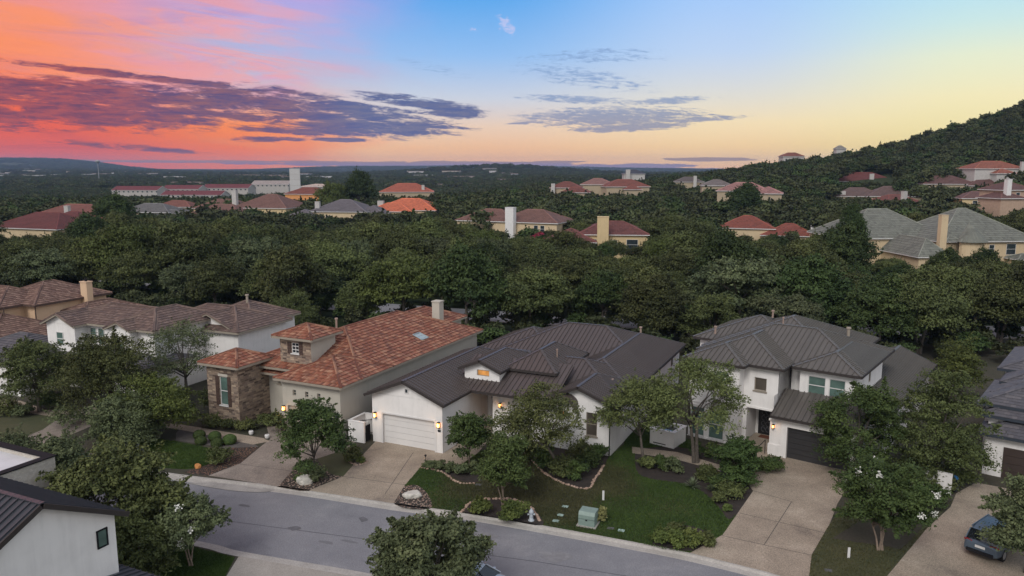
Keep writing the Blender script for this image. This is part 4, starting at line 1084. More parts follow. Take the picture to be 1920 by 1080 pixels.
h = House('peach_house', 'peach stucco house with mixed brown tile roof and pale chimney at the left edge', 'house', OD, THD)
P1 = hip(-20, 6.9, -11, 17.2, 6.5, .42); P2 = hip(-26, 4.0, -12.9, 12, 6.5, .42); P3 = hip(-19, -1.0, -7.6, 10, 3.5, .42); P4 = hip(-24, -3, -15, 6, 3.5, .42); P5 = hip(-13, 9, -6, 19, 4.6, .42)
h.roof([P1, P2, P3, P4, P5], M_tileP, 'tile', M_wood)
for R in (P1, P2, P3, P4, P5): h.under(R, .5)
h.finish(M_peach)
h.chimney(-10.9, 13.6, 4, 8.3, 1.1, .8, M_peach)
for x, y in ((-12.7, 4.5), (-11.45, 7.3)):
    m = MB(); m.tube([(x+.1, y-.06, 4.4), (x+.1, y-.06, 6.4)], [.07, .07], 6); m.build('downpipe', M_wood, h.root)

# ================================================================== near left: white gabled house and flat-roofed house
oF = (-18.42, 34.28)
h = House('near_white_house', 'white gable-ended house with black standing-seam roof in the bottom left corner', 'house', oF, THB)
FR = hip(-16, -7.9, .35, 0.0, 6.0, .52, 'R', 'x')
FL = hip(-9.0, -6.0, -.4, -.35, 2.75, .25, 'R', 'x')
h.roof([FR], M_navy, 'metal', M_fascia)
h.walls.poly([(0, -7.6, -.6), (0, -.45, -.6), (0, -.45, 6.15), (0, -3.95, 7.88), (0, -7.6, 6.12)])
h.walls.poly([(-.01, -.45, -.6), (-15.5, -.45, -.6), (-15.5, -.45, 6.1), (-.01, -.45, 6.1)])
h.window((0, -7.6), (0, -.45), 6.17, 6.72, 4.72, 5.6, M_black, M_glassg, -.03, 1, 1, sill=False)
h.finish(M_white)
mb, fs, cp = MB(), MB(), MB(); add_roof(mb, fs, cp, hip(-1.6, -6.5, 2.6, .2, 3.0, .18, '', 'x'), 'metal')
lo_ = mb.build('low_roof', M_navy, h.root); fs.build('fascia', M_fascia, lo_); cp.build('ridge_cap', M_navy, lo_)
h.vent(-4.6, -5.6, 7.2, .05, .4)

h = House('flat_roofed_house', 'pale brick building with flat white roof and dark coping, left edge above the black roof', 'house', oF, THB)
x1, y1 = -9.6, 3.2; zt = 6.0
h.walls.box(-24, -2.6, -.6, x1, y1, zt-.35)
h.walls.box(-24, y1-.3, zt-.35, x1, y1, zt); h.walls.box(x1-.3, -2.6, zt-.35, x1, y1-.3, zt); h.walls.box(-24, -2.6, zt-.35, x1-.3, -2.3, zt)
h.finish(M_wbrick)
cp = MB(); cp.box(-24, y1-.42, zt, x1+.07, y1+.07, zt+.07); cp.box(x1-.42, -2.6, zt, x1+.07, y1-.42, zt+.07); cp.box(-24, -2.67, zt, x1-.42, -2.2, zt+.07); cp.build('coping', M_black, h.root)
rf = MB(); rf.poly([(-24, -2.2, zt-.30), (x1-.31, -2.2, zt-.30), (x1-.31, y1-.31, zt-.30), (-24, y1-.31, zt-.30)]); rf.build('roof', plain('white_membrane', (.62, .62, .64), .7, vary=.08, scale=.8), h.root)

# ================================================================== right edge house E
THE = radians(40); oE = G(1832, 905)
h = House('slate_roofed_house', 'house with stepped dark slate hip roofs cut off by the right edge', 'house', oE, THE)
E0 = []
for px_, py_, z_, w_ in ((1831, 809, 3.2, 8), (1838, 775, 4.2, 8), (1833, 753, 4.8, 8), (1858, 735, 5.0, 8), (1875, 715, 5.3, 9), (1871, 690, 5.6, 10)):
    q_ = G(px_, py_, z_); dx, dy = q_[0]-oE[0], q_[1]-oE[1]; lx, ly = dx*cos(THE)-dy*sin(THE), dx*sin(THE)+dy*cos(THE)
    E0.append(hip(lx, ly, lx+w_+6, ly+w_, z_, .40))
h.roof(E0, M_slate, 'slate', plain('slate_blue_fascia', (.03, .04, .055), .8), label='stepped slate hip roofs')
for R in E0: h.under(R, .5)
h.finish(M_white)
x0, y0, x1, y1 = E0[0]['rect']
h.garage((x0+.5, y0+.5), (x1-.5, y0+.5), 1.2, 6.0, 2.3, plain('brown_garage_paint', (.05, .035, .03), .5), -.06)

# ================================================================== trees
def crown_arrays(rx, ry, rz, nl, lobe_r, nleaf, la, lb, seed, cz=0.0, shape='oak', core=.0, spray=0, sf=.16, low=-.45):
    """leaf rhombs gathered into clumps spread through an uneven crown volume; returns V,Q,tone,lobes"""
    r = np.random.default_rng(seed)
    L = []
    tries = 0
    while len(L) < nl and tries < nl*60:
        tries += 1
        d = r.normal(size=3); d /= np.linalg.norm(d)
        if d[2] < low: continue
        rad = r.uniform(.45, 1.0)**.6
        wob = 1+.20*sin(3*atan2(d[1], d[0])+seed)+.10*sin(5*atan2(d[1], d[0])+seed*2.3)
        p = d*rad*np.array([rx*wob, ry*wob, rz])
        if shape == 'cone': p[:2] *= np.clip(1.05-.75*(p[2]/rz), .12, 1.3)
        if shape == 'vase': p[:2] *= np.clip(.70+.45*(p[2]/rz), .3, 1.2)
        if all(np.linalg.norm((p-q[0])) > lobe_r*.72 for q in L): L.append((p, lobe_r*r.uniform(.65, 1.25)))
    L = [(p+np.array([0, 0, cz]), q) for p, q in L]
    P = np.array([p for p, q in L]); Rr = np.array([q for p, q in L]); n = len(L)
    w = Rr**2; idx = r.choice(n, nleaf, p=w/w.sum())
    d = r.normal(size=(nleaf, 3)); d /= np.linalg.norm(d, axis=1)[:, None]
    d[:, 2] = np.where(d[:, 2] < -.3, -d[:, 2]*.6, d[:, 2])
    ph = np.array([0.3, 1.1, 2.0])*seed
    rag = 1+.28*np.sin(d[:, 0]*6+idx)*np.sin(d[:, 1]*5+idx*1.7)+.18*np.sin(d[:, 2]*9+idx*.7)
    rad = Rr[idx]*rag*(.55+.5*r.random(nleaf)**.7)
    C = P[idx]+d*rad[:, None]*np.array([1.12, 1.12, .82])
    # sprays : twigs reaching out of the outline
    if spray:
        k = int(nleaf*sf); m = r.choice(nleaf, k, replace=False); tw = r.integers(0, spray, k)
        td = r.normal(size=(spray, 3)); td[:, 2] = np.abs(td[:, 2])*.8; td /= np.linalg.norm(td, axis=1)[:, None]
        tl = r.integers(0, n, spray); s_ = r.random(k)
        C[m] = P[tl[tw]]+td[tw]*(Rr[tl[tw]][:, None]*(.55+1.2*s_[:, None]))+r.normal(size=(k, 3))*(.16 if sf > .2 else .10)*lobe_r*(1.2-s_[:, None])-np.array([0, 0, .25])*lobe_r*(s_[:, None]**2)*(sf > .2)
        d[m] = td[tw]
    nrm = d*.55+r.normal(size=(nleaf, 3))*.55+np.array([0, 0, .45]); nrm /= np.linalg.norm(nrm, axis=1)[:, None]
    a = np.cross(nrm, r.normal(size=(nleaf, 3))); a /= np.linalg.norm(a, axis=1)[:, None]+1e-9
    b = np.cross(nrm, a)
    s_ = r.uniform(.7, 1.3, nleaf)[:, None]
    V = np.stack([C-a*la*s_, C-b*lb*s_, C+a*la*s_, C+b*lb*s_], 1).reshape(-1, 3)
    Q = np.arange(nleaf*4).reshape(-1, 4)
    lt = r.random(n)
    tone = np.clip(lt[idx]*.68+r.random(nleaf)*.32, 0, 1)
    return V, Q, tone, L
def limbs(L, base, top, r0, seed, n=7, mb=None, forks=1, lean=(0, 0)):
    rr = random.Random(seed); mb = mb or MB()
    hgt = top-base
    for k in range(forks):
        ox = (k-(forks-1)/2)*r0*1.6; a = rr.uniform(0, 6.28)
        sp = 0 if forks == 1 else .35
        p0 = Vector((ox, 0, base-.15)); p1 = Vector((ox+lean[0]*.5+sp*cos(a)*.4, lean[1]*.5+sp*sin(a)*.4, base+hgt*.45)); p2 = Vector((ox*2+lean[0]+sp*cos(a), lean[1]+sp*sin(a), top))
        mb.tube([p0-Vector((0, 0, .25)), p0+Vector((0, 0, .25)), p1, p2], [r0*1.5, r0*1.05, r0*.85, r0*.62], 8)
        ls = rr.sample(L, min(n, len(L)))
        for q, rad in ls:
            q = Vector(q); m = (p2+q)/2+Vector((rr.uniform(-.3, .3), rr.uniform(-.3, .3), rr.uniform(-.1, .35)))*rad
            mb.tube([p1.lerp(p2, rr.uniform(.5, 1)), m, q], [r0*.5, r0*.3, r0*.1], 5)
    return mb
def tree(name, label, loc, dims, leafm, seed, trunk_h, nleaf=9000, la=.085, lb=.045, nl=34, lobe=.9, barkm=None, r0=.16, shape='oak', forks=1, flowers=None, group=None, spray=26, lean=(0, 0), cat='tree', dens=1.0, low=-.45):
    rx, ry, rz = dims
    root = empty(name, loc, 0); tag(root, label, cat, group)
    cz = trunk_h+rz*.62
    V, Q, tone, L = crown_arrays(rx, ry, rz, nl, lobe, int(nleaf*1.9*dens), la, lb, seed, cz, shape, spray=spray*5, sf=.52, low=low)
    V[:, :2] += np.array(lean)
    L = [(p+np.array([lean[0], lean[1], 0]), q) for p, q in L]
    npmesh('crown', V, Q, leafm, root, col=tone)
    limbs(L, 0, trunk_h+rz*.25, r0, seed, 9, forks=forks, lean=lean).build('trunk', barkm or M_bark, root, True)
    if flowers:
        r = np.random.default_rng(seed+5); k = flowers
        ii = r.integers(0, len(L), k); c = []
        for i in ii:
            p, q = L[i]; d = r.normal(size=3); d[2] = abs(d[2])*.8+.2; d[1] = -abs(d[1]) if r.random() < .75 else d[1]; d /= np.linalg.norm(d); c.append(p+d*q*1.15)
        c = np.repeat(np.array(c), 36, 0); c = c+r.normal(size=c.shape)*.10
        n_ = len(c); a = r.normal(size=(n_, 3)); a /= np.linalg.norm(a, axis=1)[:, None]; b = np.cross(a, r.normal(size=(n_, 3))); b /= np.linalg.norm(b, axis=1)[:, None]
        V = np.stack([c-a*.05, c-b*.05, c+a*.05, c+b*.05], 1).reshape(-1, 3)
        npmesh('blossom', V, np.arange(n_*4).reshape(-1, 4), L_flower, root, col=r.random(n_))
    return root
def T(px, pyb, wpx, pyt, name, label, leafm, seed, trunk_px, **kw):
    """tree standing at ground pixel (px,pyb), crown wpx wide, top at pyt (all estimated in the photo, turned into metres)"""
    b = G(px, pyb, 0); s = 1440./(b[1]*1.0+3.4)
    d = ray(px, pyt); topz = CAMH+d[2]/d[1]*b[1]
    rx = wpx/s/2; trunk_h = trunk_px/s/.98
    rz = max(.5, (topz-trunk_h)/1.62)
    return tree(name, label, (b[0], b[1], 0), (rx*.82, rx*.82, rz*.95), leafm, seed, trunk_h, **kw)
# street and yard trees, left to right
T(75, 772, 120, 628, 'oak_tree', 'dark dense oak in front of the far-left white garage', N_oak, 1, 22, nleaf=14000, nl=42, r0=.2)
T(212, 790, 168, 626, 'oak_tree', 'wide oak hiding the front of the brown-roofed white house', N_oak, 2, 26, nleaf=22000, nl=60, lobe=1.1, r0=.2)
T(352, 752, 130, 600, 'oak_tree', 'open airy oak between the brown-roofed house and the stone room', N_grey, 3, 40, nleaf=9500, nl=34, spray=50, forks=2, dens=.55)
T(296, 822, 150, 706, 'yard_tree', 'bushy brighter green tree at the edge of the left lawn', N_lime, 4, 4, nleaf=15000, nl=44, lobe=.85)
T(238, 836, 130, 742, 'yard_tree', 'low spreading tree over the left driveway', N_grey, 5, 2, nleaf=16000, nl=50)
T(463, 690, 70, 614, 'yard_tree', 'small bright green tree beside the wall of the brown-roofed house', N_lime, 6, 14, nleaf=5000, nl=20)
T(552, 640, 105, 552, 'oak_tree', 'oak rising behind the stone turret', N_oak, 61, 20, nleaf=9000, nl=30)
T(590, 890, 132, 738, 'maple_tree', 'young upright oak in front of the terracotta house garage', N_deep, 7, 22, nleaf=13000, nl=46, lobe=.7, shape='cone', r0=.11)
T(880, 872, 82, 768, 'yard_tree', 'small round-headed tree by the white garage corner', N_deep, 8, 26, nleaf=7000, nl=26, lobe=.55, r0=.06, barkm=M_barkp)
T(944, 948, 108, 818, 'crape_myrtle', 'round green tree on slender stems in the bed beside the hydrant', N_deep, 9, 32, nleaf=10000, nl=34, lobe=.6, r0=.05, forks=3, barkm=M_barkp)
T(1060, 888, 160, 716, 'oak_tree', 'broad live oak in front of the right gable of the centre house', N_oak, 10, 44, nleaf=17000, nl=54, lobe=.75, spray=60, r0=.14, dens=.5, lean=(-1.6, 0))
T(1207, 868, 148, 716, 'oak_tree', 'leaning oak in the bed between the centre house and the two-storey house', N_oak, 11, 48, nleaf=15000, nl=48, lobe=.8, spray=60, r0=.12, dens=.6, lean=(-.3, .4))
T(1304, 868, 195, 674, 'oak_tree', 'forked oak in front of the tall windows of the two-storey house', N_oak, 12, 70, nleaf=15000, nl=46, lobe=.8, spray=60, r0=.15, forks=2, dens=.6)
T(1378, 905, 84, 826, 'yard_tree', 'rounded glossy shrub tree beside the porch path', N_deep, 13, 8, nleaf=6500, nl=24, lobe=.55, r0=.06)
T(1604, 893, 178, 712, 'oak_tree', 'large oak hiding the right half of the charcoal garage door', N_deep, 14, 16, low=-.7, nleaf=24000, nl=66, lobe=.75, dens=.75, r0=.2)
T(1755, 905, 180, 684, 'oak_tree', 'largest oak right of the two-storey house, above the blue-lidded bin', N_oak, 15, 8, low=-.8, nleaf=26000, nl=80, lobe=.78, dens=.85, r0=.2)
T(1650, 1032, 215, 862, 'crape_myrtle', 'white-flowering crape myrtle beside the two-storey house driveway', N_deep, 16, 34, nleaf=16000, nl=56, lobe=.6, shape='vase', r0=.06, forks=4, barkm=M_barkp, flowers=12)
T(1925, 1075, 160, 888, 'oak_tree', 'oak hanging over the parked grey car at the right edge', N_grey, 17, 30, nleaf=18000, nl=52, lobe=.6)
T(812, 1155, 250, 972, 'oak_tree', 'oak cut off by the bottom edge on the near side of the street', N_grey, 18, 40, nleaf=24000, nl=70, lobe=.62, la=.10, lb=.055)
T(358, 1062, 112, 932, 'crape_myrtle', 'small crape myrtle with fading white blossom on the near lawn', N_grey, 19, 46, nleaf=10000, nl=34, lobe=.5, r0=.05, forks=3, barkm=M_barkp, flowers=9)
T(215, 1045, 260, 832, 'oak_tree', 'big dark oak on the near side of the street beside the flat-roofed building', N_oak, 20, 40, nleaf=30000, nl=84, lobe=.7, la=.11, lb=.06, spray=80, dens=.62)
T(258, 1090, 130, 968, 'oak_tree', 'dense lower oak behind the near white house wall', N_oak, 21, 6, dens=.8, nleaf=12000, nl=40, lobe=.6)
T(118, 962, 92, 826, 'oak_tree', 'grey-green oak behind the flat-roofed building', N_grey, 22, 30, nleaf=14000, nl=44, lobe=.7, spray=50)
T(20, 878, 90, 822, 'yard_tree', 'grey-green bush tree behind the white membrane roof', N_grey, 23, 2, nleaf=9000, nl=30)
T(1792, 748, 70, 636, 'yard_tree', 'pale green upright tree behind the two-storey house wing', N_lime, 24, 16, nleaf=7000, nl=28, shape='cone')

# ---- shrubs
def shrub(name, label, loc, r, h, leafm, seed, nleaf=1400, la=.08, lb=.05, group=None, cat='shrub', nl=9, flowers=False):
    V, Q, tone, L = crown_arrays(r*.72, r*.72, h*.55, nl, r*.5, nleaf, la, lb, seed, h*.42, 'oak', spray=6)
    V[:, 2] = np.maximum(V[:, 2], .02)
    o = npmesh(name, V, Q, leafm, col=tone); o.location = loc; tag(o, label, cat, group)
    return o
def SH(px, py, wpx, hpx, label, leafm=None, seed=0, name='shrub', **kw):
    b = G(px, py, 0); s = 1440./b[1]
    return shrub(name, label, (b[0], b[1], 0), wpx/s/2, hpx/s, leafm or N_oak, seed, **kw)
for i, (x, y, w) in enumerate(((374, 822, 24), (377, 833, 23), (403, 825, 25), (407, 837, 24), (431, 832, 27))):
    b = G(x, y); s = 1440/b[1]; r = w/s/2
    d_ = RNG.normal(size=(6500, 3)); d_ /= np.linalg.norm(d_, axis=1)[:, None]; C_ = d_*np.array([r, r, r*.8])*(.86+.14*RNG.random((6500, 1)))+np.array([0, 0, r*.62]); a_ = np.cross(d_, RNG.normal(size=(6500, 3))); a_ /= np.linalg.norm(a_, axis=1)[:, None]; b_ = np.cross(d_, a_)+d_*.5; V = np.stack([C_-a_*.04, C_-b_*.03, C_+a_*.04, C_+b_*.03], 1).reshape(-1, 3); Q = np.arange(26000).reshape(-1, 4); tone = RNG.random(6500)
    V[:, 2] = np.maximum(V[:, 2], .01)
    o = npmesh('ball_shrub', V, Q, N_deep, col=tone); o.location = (b[0], b[1], 0)
    tag(o, ['clipped ball shrub, back left of the five', 'clipped ball shrub, front left of the five', 'clipped ball shrub, back middle of the five', 'clipped ball shrub, front middle of the five', 'clipped ball shrub, rightmost of the five'][i], 'shrub', 'clipped ball shrubs by the left path')
SH(412, 868, 50, 30, 'loose bush beside the bark chip bed', N_oak, 40)
SH(664, 864, 34, 24, 'tufted bush under the white planter wall', N_oak, 41)
SH(676, 868, 16, 12, 'small lime bush at the planter wall', N_lime, 42, nleaf=500)
SH(560, 905, 16, 14, 'small green plant beside the white boulder', N_deep, 43, nleaf=500)
SH(572, 888, 46, 26, 'spreading bush under the young oak', N_grey, 44); SH(598, 902, 38, 26, 'grey-green bush at the foot of the young oak', N_grey, 45)
SH(900, 963, 38, 26, 'pale green bush left of the slender-stemmed tree', N_lime, 46, nleaf=2200); SH(962, 974, 52, 36, 'large pale green bush beside the fire hydrant', N_lime, 47, nleaf=3600)
for i, (x, y, w, hh) in enumerate(((808, 878, 24, 14), (826, 880, 24, 15), (846, 885, 26, 18), (868, 893, 30, 22), (890, 886, 24, 22))):
    SH(x, y, w, hh, ['first bush from the drive in the curved bed', 'second bush from the drive in the curved bed', 'third bush from the drive in the curved bed', 'fourth bush from the drive in the curved bed', 'bush under the slender tree at the end of the curved bed'][i], N_grey, 50+i, group='bushes in the curved bed by the drive')
for i, (x, y, w, hh, m_) in enumerate(((990, 862, 50, 34, N_oak), (1020, 876, 52, 38, N_deep), (1052, 892, 56, 36, N_oak), (1082, 898, 46, 34, N_deep), (1100, 880, 46, 36, N_deep), (1120, 862, 40, 26, N_deep), (1088, 858, 50, 30, N_oak))):
    SH(x, y, w, hh, 'dark bush crowded in the stone-edged bed below the centre house', m_, 60+i, group='bushes in the stone-edged bed', nleaf=2200)
for i, (x, y, w, hh, m_) in enumerate(((1215, 876, 40, 20, N_oak), (1240, 880, 30, 24, N_deep), (1262, 884, 40, 26, N_grey), (1330, 900, 44, 24, N_oak), (1352, 918, 44, 26, N_deep), (1372, 932, 46, 28, N_oak), (1395, 912, 44, 26, N_deep), (1350, 942, 30, 20, N_oak), (1335, 862, 30, 34, N_deep), (1300, 852, 26, 30, N_deep))):
    SH(x, y, w, hh, 'dark bush in the long bed before the two-storey house', m_, 70+i, group='bushes in the long bed', nleaf=1900)
SH(1364, 958, 16, 14, 'small lime green tuft at the corner of the long bed', N_lime, 81, nleaf=600)
for i, (x, y, w, hh) in enumerate(((1240, 1018, 40, 22), (1268, 1022, 48, 28), (1298, 1026, 48, 28), (1322, 1018, 40, 24), (1272, 1006, 44, 20))):
    SH(x, y, w, hh, 'low yellow-green bush in the curbside bed left of the wide driveway', N_lime if i < 3 else N_oak, 85+i, group='bushes in the curbside bed', nleaf=1800)
b = G(1443, 884); hg = shrub('hedge', 'clipped dark hedge block beside the wide driveway', (b[0], b[1], 0), .95, .9, N_deep, 91, nleaf=5000, la=.05, lb=.035)
SH(1127, 978, 22, 30, 'pale yellow-green bush leaning on the utility box', L_dry, 92, nleaf=1300)
for i, (x, y, w, hh) in enumerate(((400, 800, 40, 20), (430, 806, 40, 18), (462, 806, 40, 20), (495, 800, 34, 26), (520, 812, 40, 44), (385, 770, 40, 50))):
    SH(x, y, w, hh, ['low green planting under the stone room, first clump', 'low green planting under the stone room, second clump', 'low green planting under the stone room, third clump', 'dark bush at the corner of the stone room', 'tall bush by the front steps of the terracotta house', 'dark bush left of the stone room'][i], N_oak, 94+i, group='planting round the stone room')
for i, (x, y, w, hh, m_) in enumerate(((90, 768, 50, 34, N_deep), (45, 780, 40, 20, N_grey), (15, 775, 44, 22, N_oak), (130, 800, 70, 40, N_grey), (240, 800, 80, 60, N_oak), (1740, 950, 70, 40, N_deep), (1765, 920, 50, 40, N_oak), (1700, 905, 60, 40, N_oak))):
    SH(x, y, w, hh, ['clipped dark hedge by the far-left path', 'silvery bush by the far-left path', 'bush at the left edge beside the dry lawn', 'bush beside the left driveway', 'bush under the wide oak at left', 'bush behind the white crape myrtle', 'dark bush under the largest oak', 'bush left of the blue bin'][i], m_, 110+i, nleaf=2400)

def spiky(px, py, wpx, label, seed):
    b = G(px, py); s = 1440/b[1]; R = wpx/s/2; r = random.Random(seed); mb = MB()
    for k in range(70):
        a = r.uniform(0, 6.28); e = r.uniform(.15, 1.35); L_ = R*r.uniform(.8, 1.1); w = .03
        d = Vector((cos(a)*cos(e), sin(a)*cos(e), sin(e))); sd = Vector((-sin(a), cos(a), 0))*w
        m = d*L_*.55; t = d*L_-Vector((0, 0, .12*L_)); o = Vector((0, 0, .1))
        mb.poly([o-sd*.6, o+sd*.6, m+o+sd, m+o-sd]); mb.poly([m+o-sd, m+o+sd, t+o])
    o = mb.build('yucca', plain('yucca_leaf', (.10, .13, .065), .6, vary=.4, scale=3)); o.location = (b[0], b[1], 0); tag(o, label, 'plant')
spiky(1298, 915, 46, 'large spiky yucca in the long bed', 1); spiky(1335, 922, 34, 'smaller bronze-green yucca right of the large one', 2); spiky(1318, 895, 24, 'small yucca behind the large one', 3)

# ---- oaks of the belt behind the houses (individuals, sharing meshes)
OAKS = []
for k in range(7):
    V, Q, tone, L = crown_arrays([4.3, 4.6, 4.0, 3.6, 3.9, 4.4, 3.4][k], [4.3, 3.8, 4.3, 3.9, 3.6, 4.1, 3.7][k], [2.9, 3.1, 2.7, 3.7, 3.9, 3.1, 3.4][k], 54, [1.15, 1.3, 1.0, 1.2, 1.1, 1.2, 1.05][k], 21000, .155, .085, 200+k, [4.4, 4.5, 4.4, 4.3, 4.4, 4.6, 4.2][k], 'cone' if k == 4 else 'oak', spray=110)
    ml = limbs(L, 0, 3.4, .2, 300+k, 8, forks=1+(k % 2))
    c = npmesh('crown', V, Q, [L_oak, L_oak, L_oak2, L_oak, L_deep, L_lime, L_oak][k], None, col=tone); t = ml.build('trunk', M_bark, None, True)
    OAKS.append((c, t))
used = set()
def oak(x, y, k, sc_, rz, label='dark live oak crowded into the belt of trees behind the houses', group='live oaks behind the houses', zs=1.0, name='oak_tree'):
    root = empty(name, (x, y, tz(x, y) if y > 205 else 0), rz); tag(root, label, 'tree', group); root.scale = (sc_, sc_, sc_*zs)
    for ob in OAKS[k]:
        c = ob if (k, ob.name[:4]) not in used else ob.copy()
        if c is ob: used.add((k, ob.name[:4]))
        else: COL.objects.link(c)
        c.parent = root
    return root
def loc_in(x, y, o, th): dx, dy = x-o[0], y-o[1]; return dx*cos(th)-dy*sin(th), dx*sin(th)+dy*cos(th)
FARH = []     # (x,y,r) kept clear of trees
def back_y(x):  # the road behind
    xs = [p[0] for p in back]; ys = [p[1] for p in back]; return float(np.interp(x, xs, ys))

# ---- grass blades over the front lawns : nobody could count them
def grass(poly, n, mat, label, h_=.075):
    r = np.random.default_rng(len(poly)+n); P = np.array(poly); lo = P.min(0); hi_ = P.max(0)
    def inside(P, pts_):
        ins = np.zeros(len(pts_), bool)
        for i in range(len(P)):
            a, c = P[i-1], P[i]
            cond = ((a[1] > pts_[:, 1]) != (c[1] > pts_[:, 1])); xi = (c[0]-a[0])*(pts_[:, 1]-a[1])/(c[1]-a[1]+1e-12)+a[0]; ins ^= cond & (pts_[:, 0] < xi)
        return ins
    pts_ = r.random((n*2, 2))*(hi_-lo)+lo; ins = inside(P, pts_)
    for bd_ in BEDS: ins &= ~inside(np.array(bd_), pts_)
    pts_ = pts_[ins]; m = len(pts_); a = r.uniform(0, 6.28, m); w = r.uniform(.012, .028, m); hh = h_*r.uniform(.5, 1.3, m)
    dx, dy = np.cos(a)*w, np.sin(a)*w; lx, ly = r.normal(size=m)*.04, r.normal(size=m)*.04; x, y = pts_.T; z = np.full(m, .004)
    V = np.stack([np.stack([x-dx, y-dy, z], 1), np.stack([x+dx, y+dy, z], 1), np.stack([x+lx+dx*.3, y+ly+dy*.3, z+hh], 1), np.stack([x+lx-dx*.3, y+ly-dy*.3, z+hh], 1)], 1).reshape(-1, 3)
    pat = .5+.5*np.sin(x*1.1+np.sin(y*.9)*1.3)*np.sin(y*1.4+1+np.sin(x*.6)); tone = np.clip(pat*.5+r.random(m)*.5, 0, 1)
    c0 = G(1000, 905); dd = np.hypot(x-c0[0], y-c0[1])+3*np.sin(x*.7)*np.cos(y*.6)+r.normal(size=m)*1.2
    o = npmesh('grass', V, np.arange(m*4).reshape(-1, 4), [mat, G_dry], col=tone, mi=(dd < 7.0).astype(int)); tag(o, kind='stuff'); o['label'] = label
G_green = leaf_mat('grass_blades', (.024, .052, .008), (.066, .106, .021), .0, .0); G_dry = leaf_mat('dry_grass_blades', (.040, .046, .016), (.095, .090, .038), .0, .0)
grass(lawnB, 110000, G_green, 'mown green grass of the wide front lawns right of the white garage')
grass(LAWNR, 26000, G_dry, 'rough dry grass beside the wide driveway'); grass(LAWNA, 26000, G_green, 'green grass of the lawn at left'); grass(LAWNN, 30000, G_green, 'green grass on the near side of the street')

T(508, 668, 60, 618, 'yard_tree', 'dark leafy tree between the brown roof and the stone turret', L_deep, 62, 6, nleaf=5000, nl=18)
T(1545, 862, 60, 770, 'yard_tree', 'airy tree sprig at the left of the large oak by the charcoal garage', L_oak, 63, 20, nleaf=2500, nl=12, lobe=.5) if False else None
T(452, 700, 60, 640, 'yard_tree', 'second bright green bush tree by the brown-roofed house', L_lime, 64, 4, nleaf=4500, nl=16)
T(130, 740, 110, 660, 'oak_tree', 'oak before the white gable of the brown-roofed house', L_oak, 65, 14, nleaf=8000, nl=28, dens=.8)

OPEN = []

# ================================================================== houses across the valley
def far_house(px, yr, ye, Y, wm, dm, roofc, wallm, rot, label, chim=(), wins=(), s=.45, wings=(), ground=None, style='far', eave=None, gabs='', open_=0):
    """house whose eave line stands at picture row ye when Y metres ahead"""
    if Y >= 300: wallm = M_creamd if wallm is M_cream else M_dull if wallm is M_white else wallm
    x, y, z = AT(px, ye, Y)
    gz = tz(x, y) if y > 205 else 0
    rm = far_tile('far_tiles_%d_%d_%d' % tuple(roofc), roofc)
    h = House('far_house', label, 'house', (x, y), rot, 0)
    fz = z
    blocks = [hip(-wm/2, 0, wm/2, dm, fz, s, gabs)]
    for wg in wings: blocks.append(hip(wg[0], wg[1], wg[2], wg[3], fz+wg[4], wg[5] if len(wg) > 5 else s))
    h.roof(blocks, rm, style, M_trimw, far_tile('far_caps_%d_%d_%d' % tuple(roofc), tuple(min(255, v*1.25) for v in roofc)))
    for R in blocks: h.under(R, .5, gz-1.5)
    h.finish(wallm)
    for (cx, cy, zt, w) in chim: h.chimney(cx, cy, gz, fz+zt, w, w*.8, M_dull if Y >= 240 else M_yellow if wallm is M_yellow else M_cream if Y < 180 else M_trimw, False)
    for (bi, u, zz, w, hh) in wins:
        x0, y0, x1, y1 = blocks[bi]['rect']
        h.window((x0+.5, y0+.5), (x1-.5, y0+.5), u-w/2, u+w/2, fz+zz, fz+zz+hh, M_trimw, M_glass, -.04, 1, 2, sill=False)
    FARH.append((x, y, max(wm, dm)*(.5 if Y < 240 else .36)+1, Y))
    x0 = min([-wm/2]+[w[0] for w in wings]); x1 = max([wm/2]+[w[2] for w in wings])
    OPEN.append((px+x0*1457/Y*.92, px+x1*1457/Y*.92, ye+open_+(1 if Y < 240 else -2), Y-1))
    return h
BR = (104, 76, 68); RD = (96, 58, 54); OR = (176, 98, 70); GR = (92, 88, 92)
far_house(985, 392, 417, 222, 20, 15, BR, M_cream, radians(24), 'cream two-storey house with brown roof and broad white chimney, middle distance', chim=((-4.2, -1.0, 4.2, 2.6),), wins=((0, 12.6, -2.8, 1.3, 2), (0, 14.6, -2.8, 1.3, 2), (0, 3.5, -2.6, 1.3, 2)), wings=((-22, -2, -3, 12, .2),))
far_house(1150, 405, 440, 190, 18, 13, RD, M_yellow, radians(6), 'yellow house with dark red tile roof and tall yellow chimney, left of centre right', chim=((-2.6, -.8, 4.4, 2.8),), wins=((0, 3.5, -3.6, 1.6, 2.4), (0, 8.8, -3.6, 1.4, 2.2), (0, 13.2, -3.8, 2.8, 2.6)), wings=((-17, -4, -4, 9, -1.6), (-14, -8, -8, 0, -3.4)))
far_house(757, 364, 394, 290, 25, 18, OR, M_cream, radians(10), 'house with bright orange tile roof and white chimney at its left', chim=((-10, 3, 3.2, 2.2),), wins=((0, 12, -2.2, 3.2, 1.8),), wings=((-14, -3, 4, 10, -.4),))
far_house(632, 368, 397, 280, 22, 18, GR, M_cream, radians(8), 'house with weathered grey tile roof and a row of arched windows', chim=((-8.5, 3, 3.4, 1.7),), wins=tuple((0, 3+i*1.7, -3.6, 1.0, 2.2) for i in range(4)), wings=((-19, -6, -6, 8, -2.2), (5, 2, 17, 16, -.8)))
far_house(485, 352, 390, 300, 24, 20, BR, M_yellow, radians(14), 'brown roofed house with white arched dormer and tall white chimney', chim=((-11.5, 2, 6.6, 1.9),), wings=((-26, -10, -2, 6, -2.6), (-30, 0, -8, 14, -.5)), s=.5)
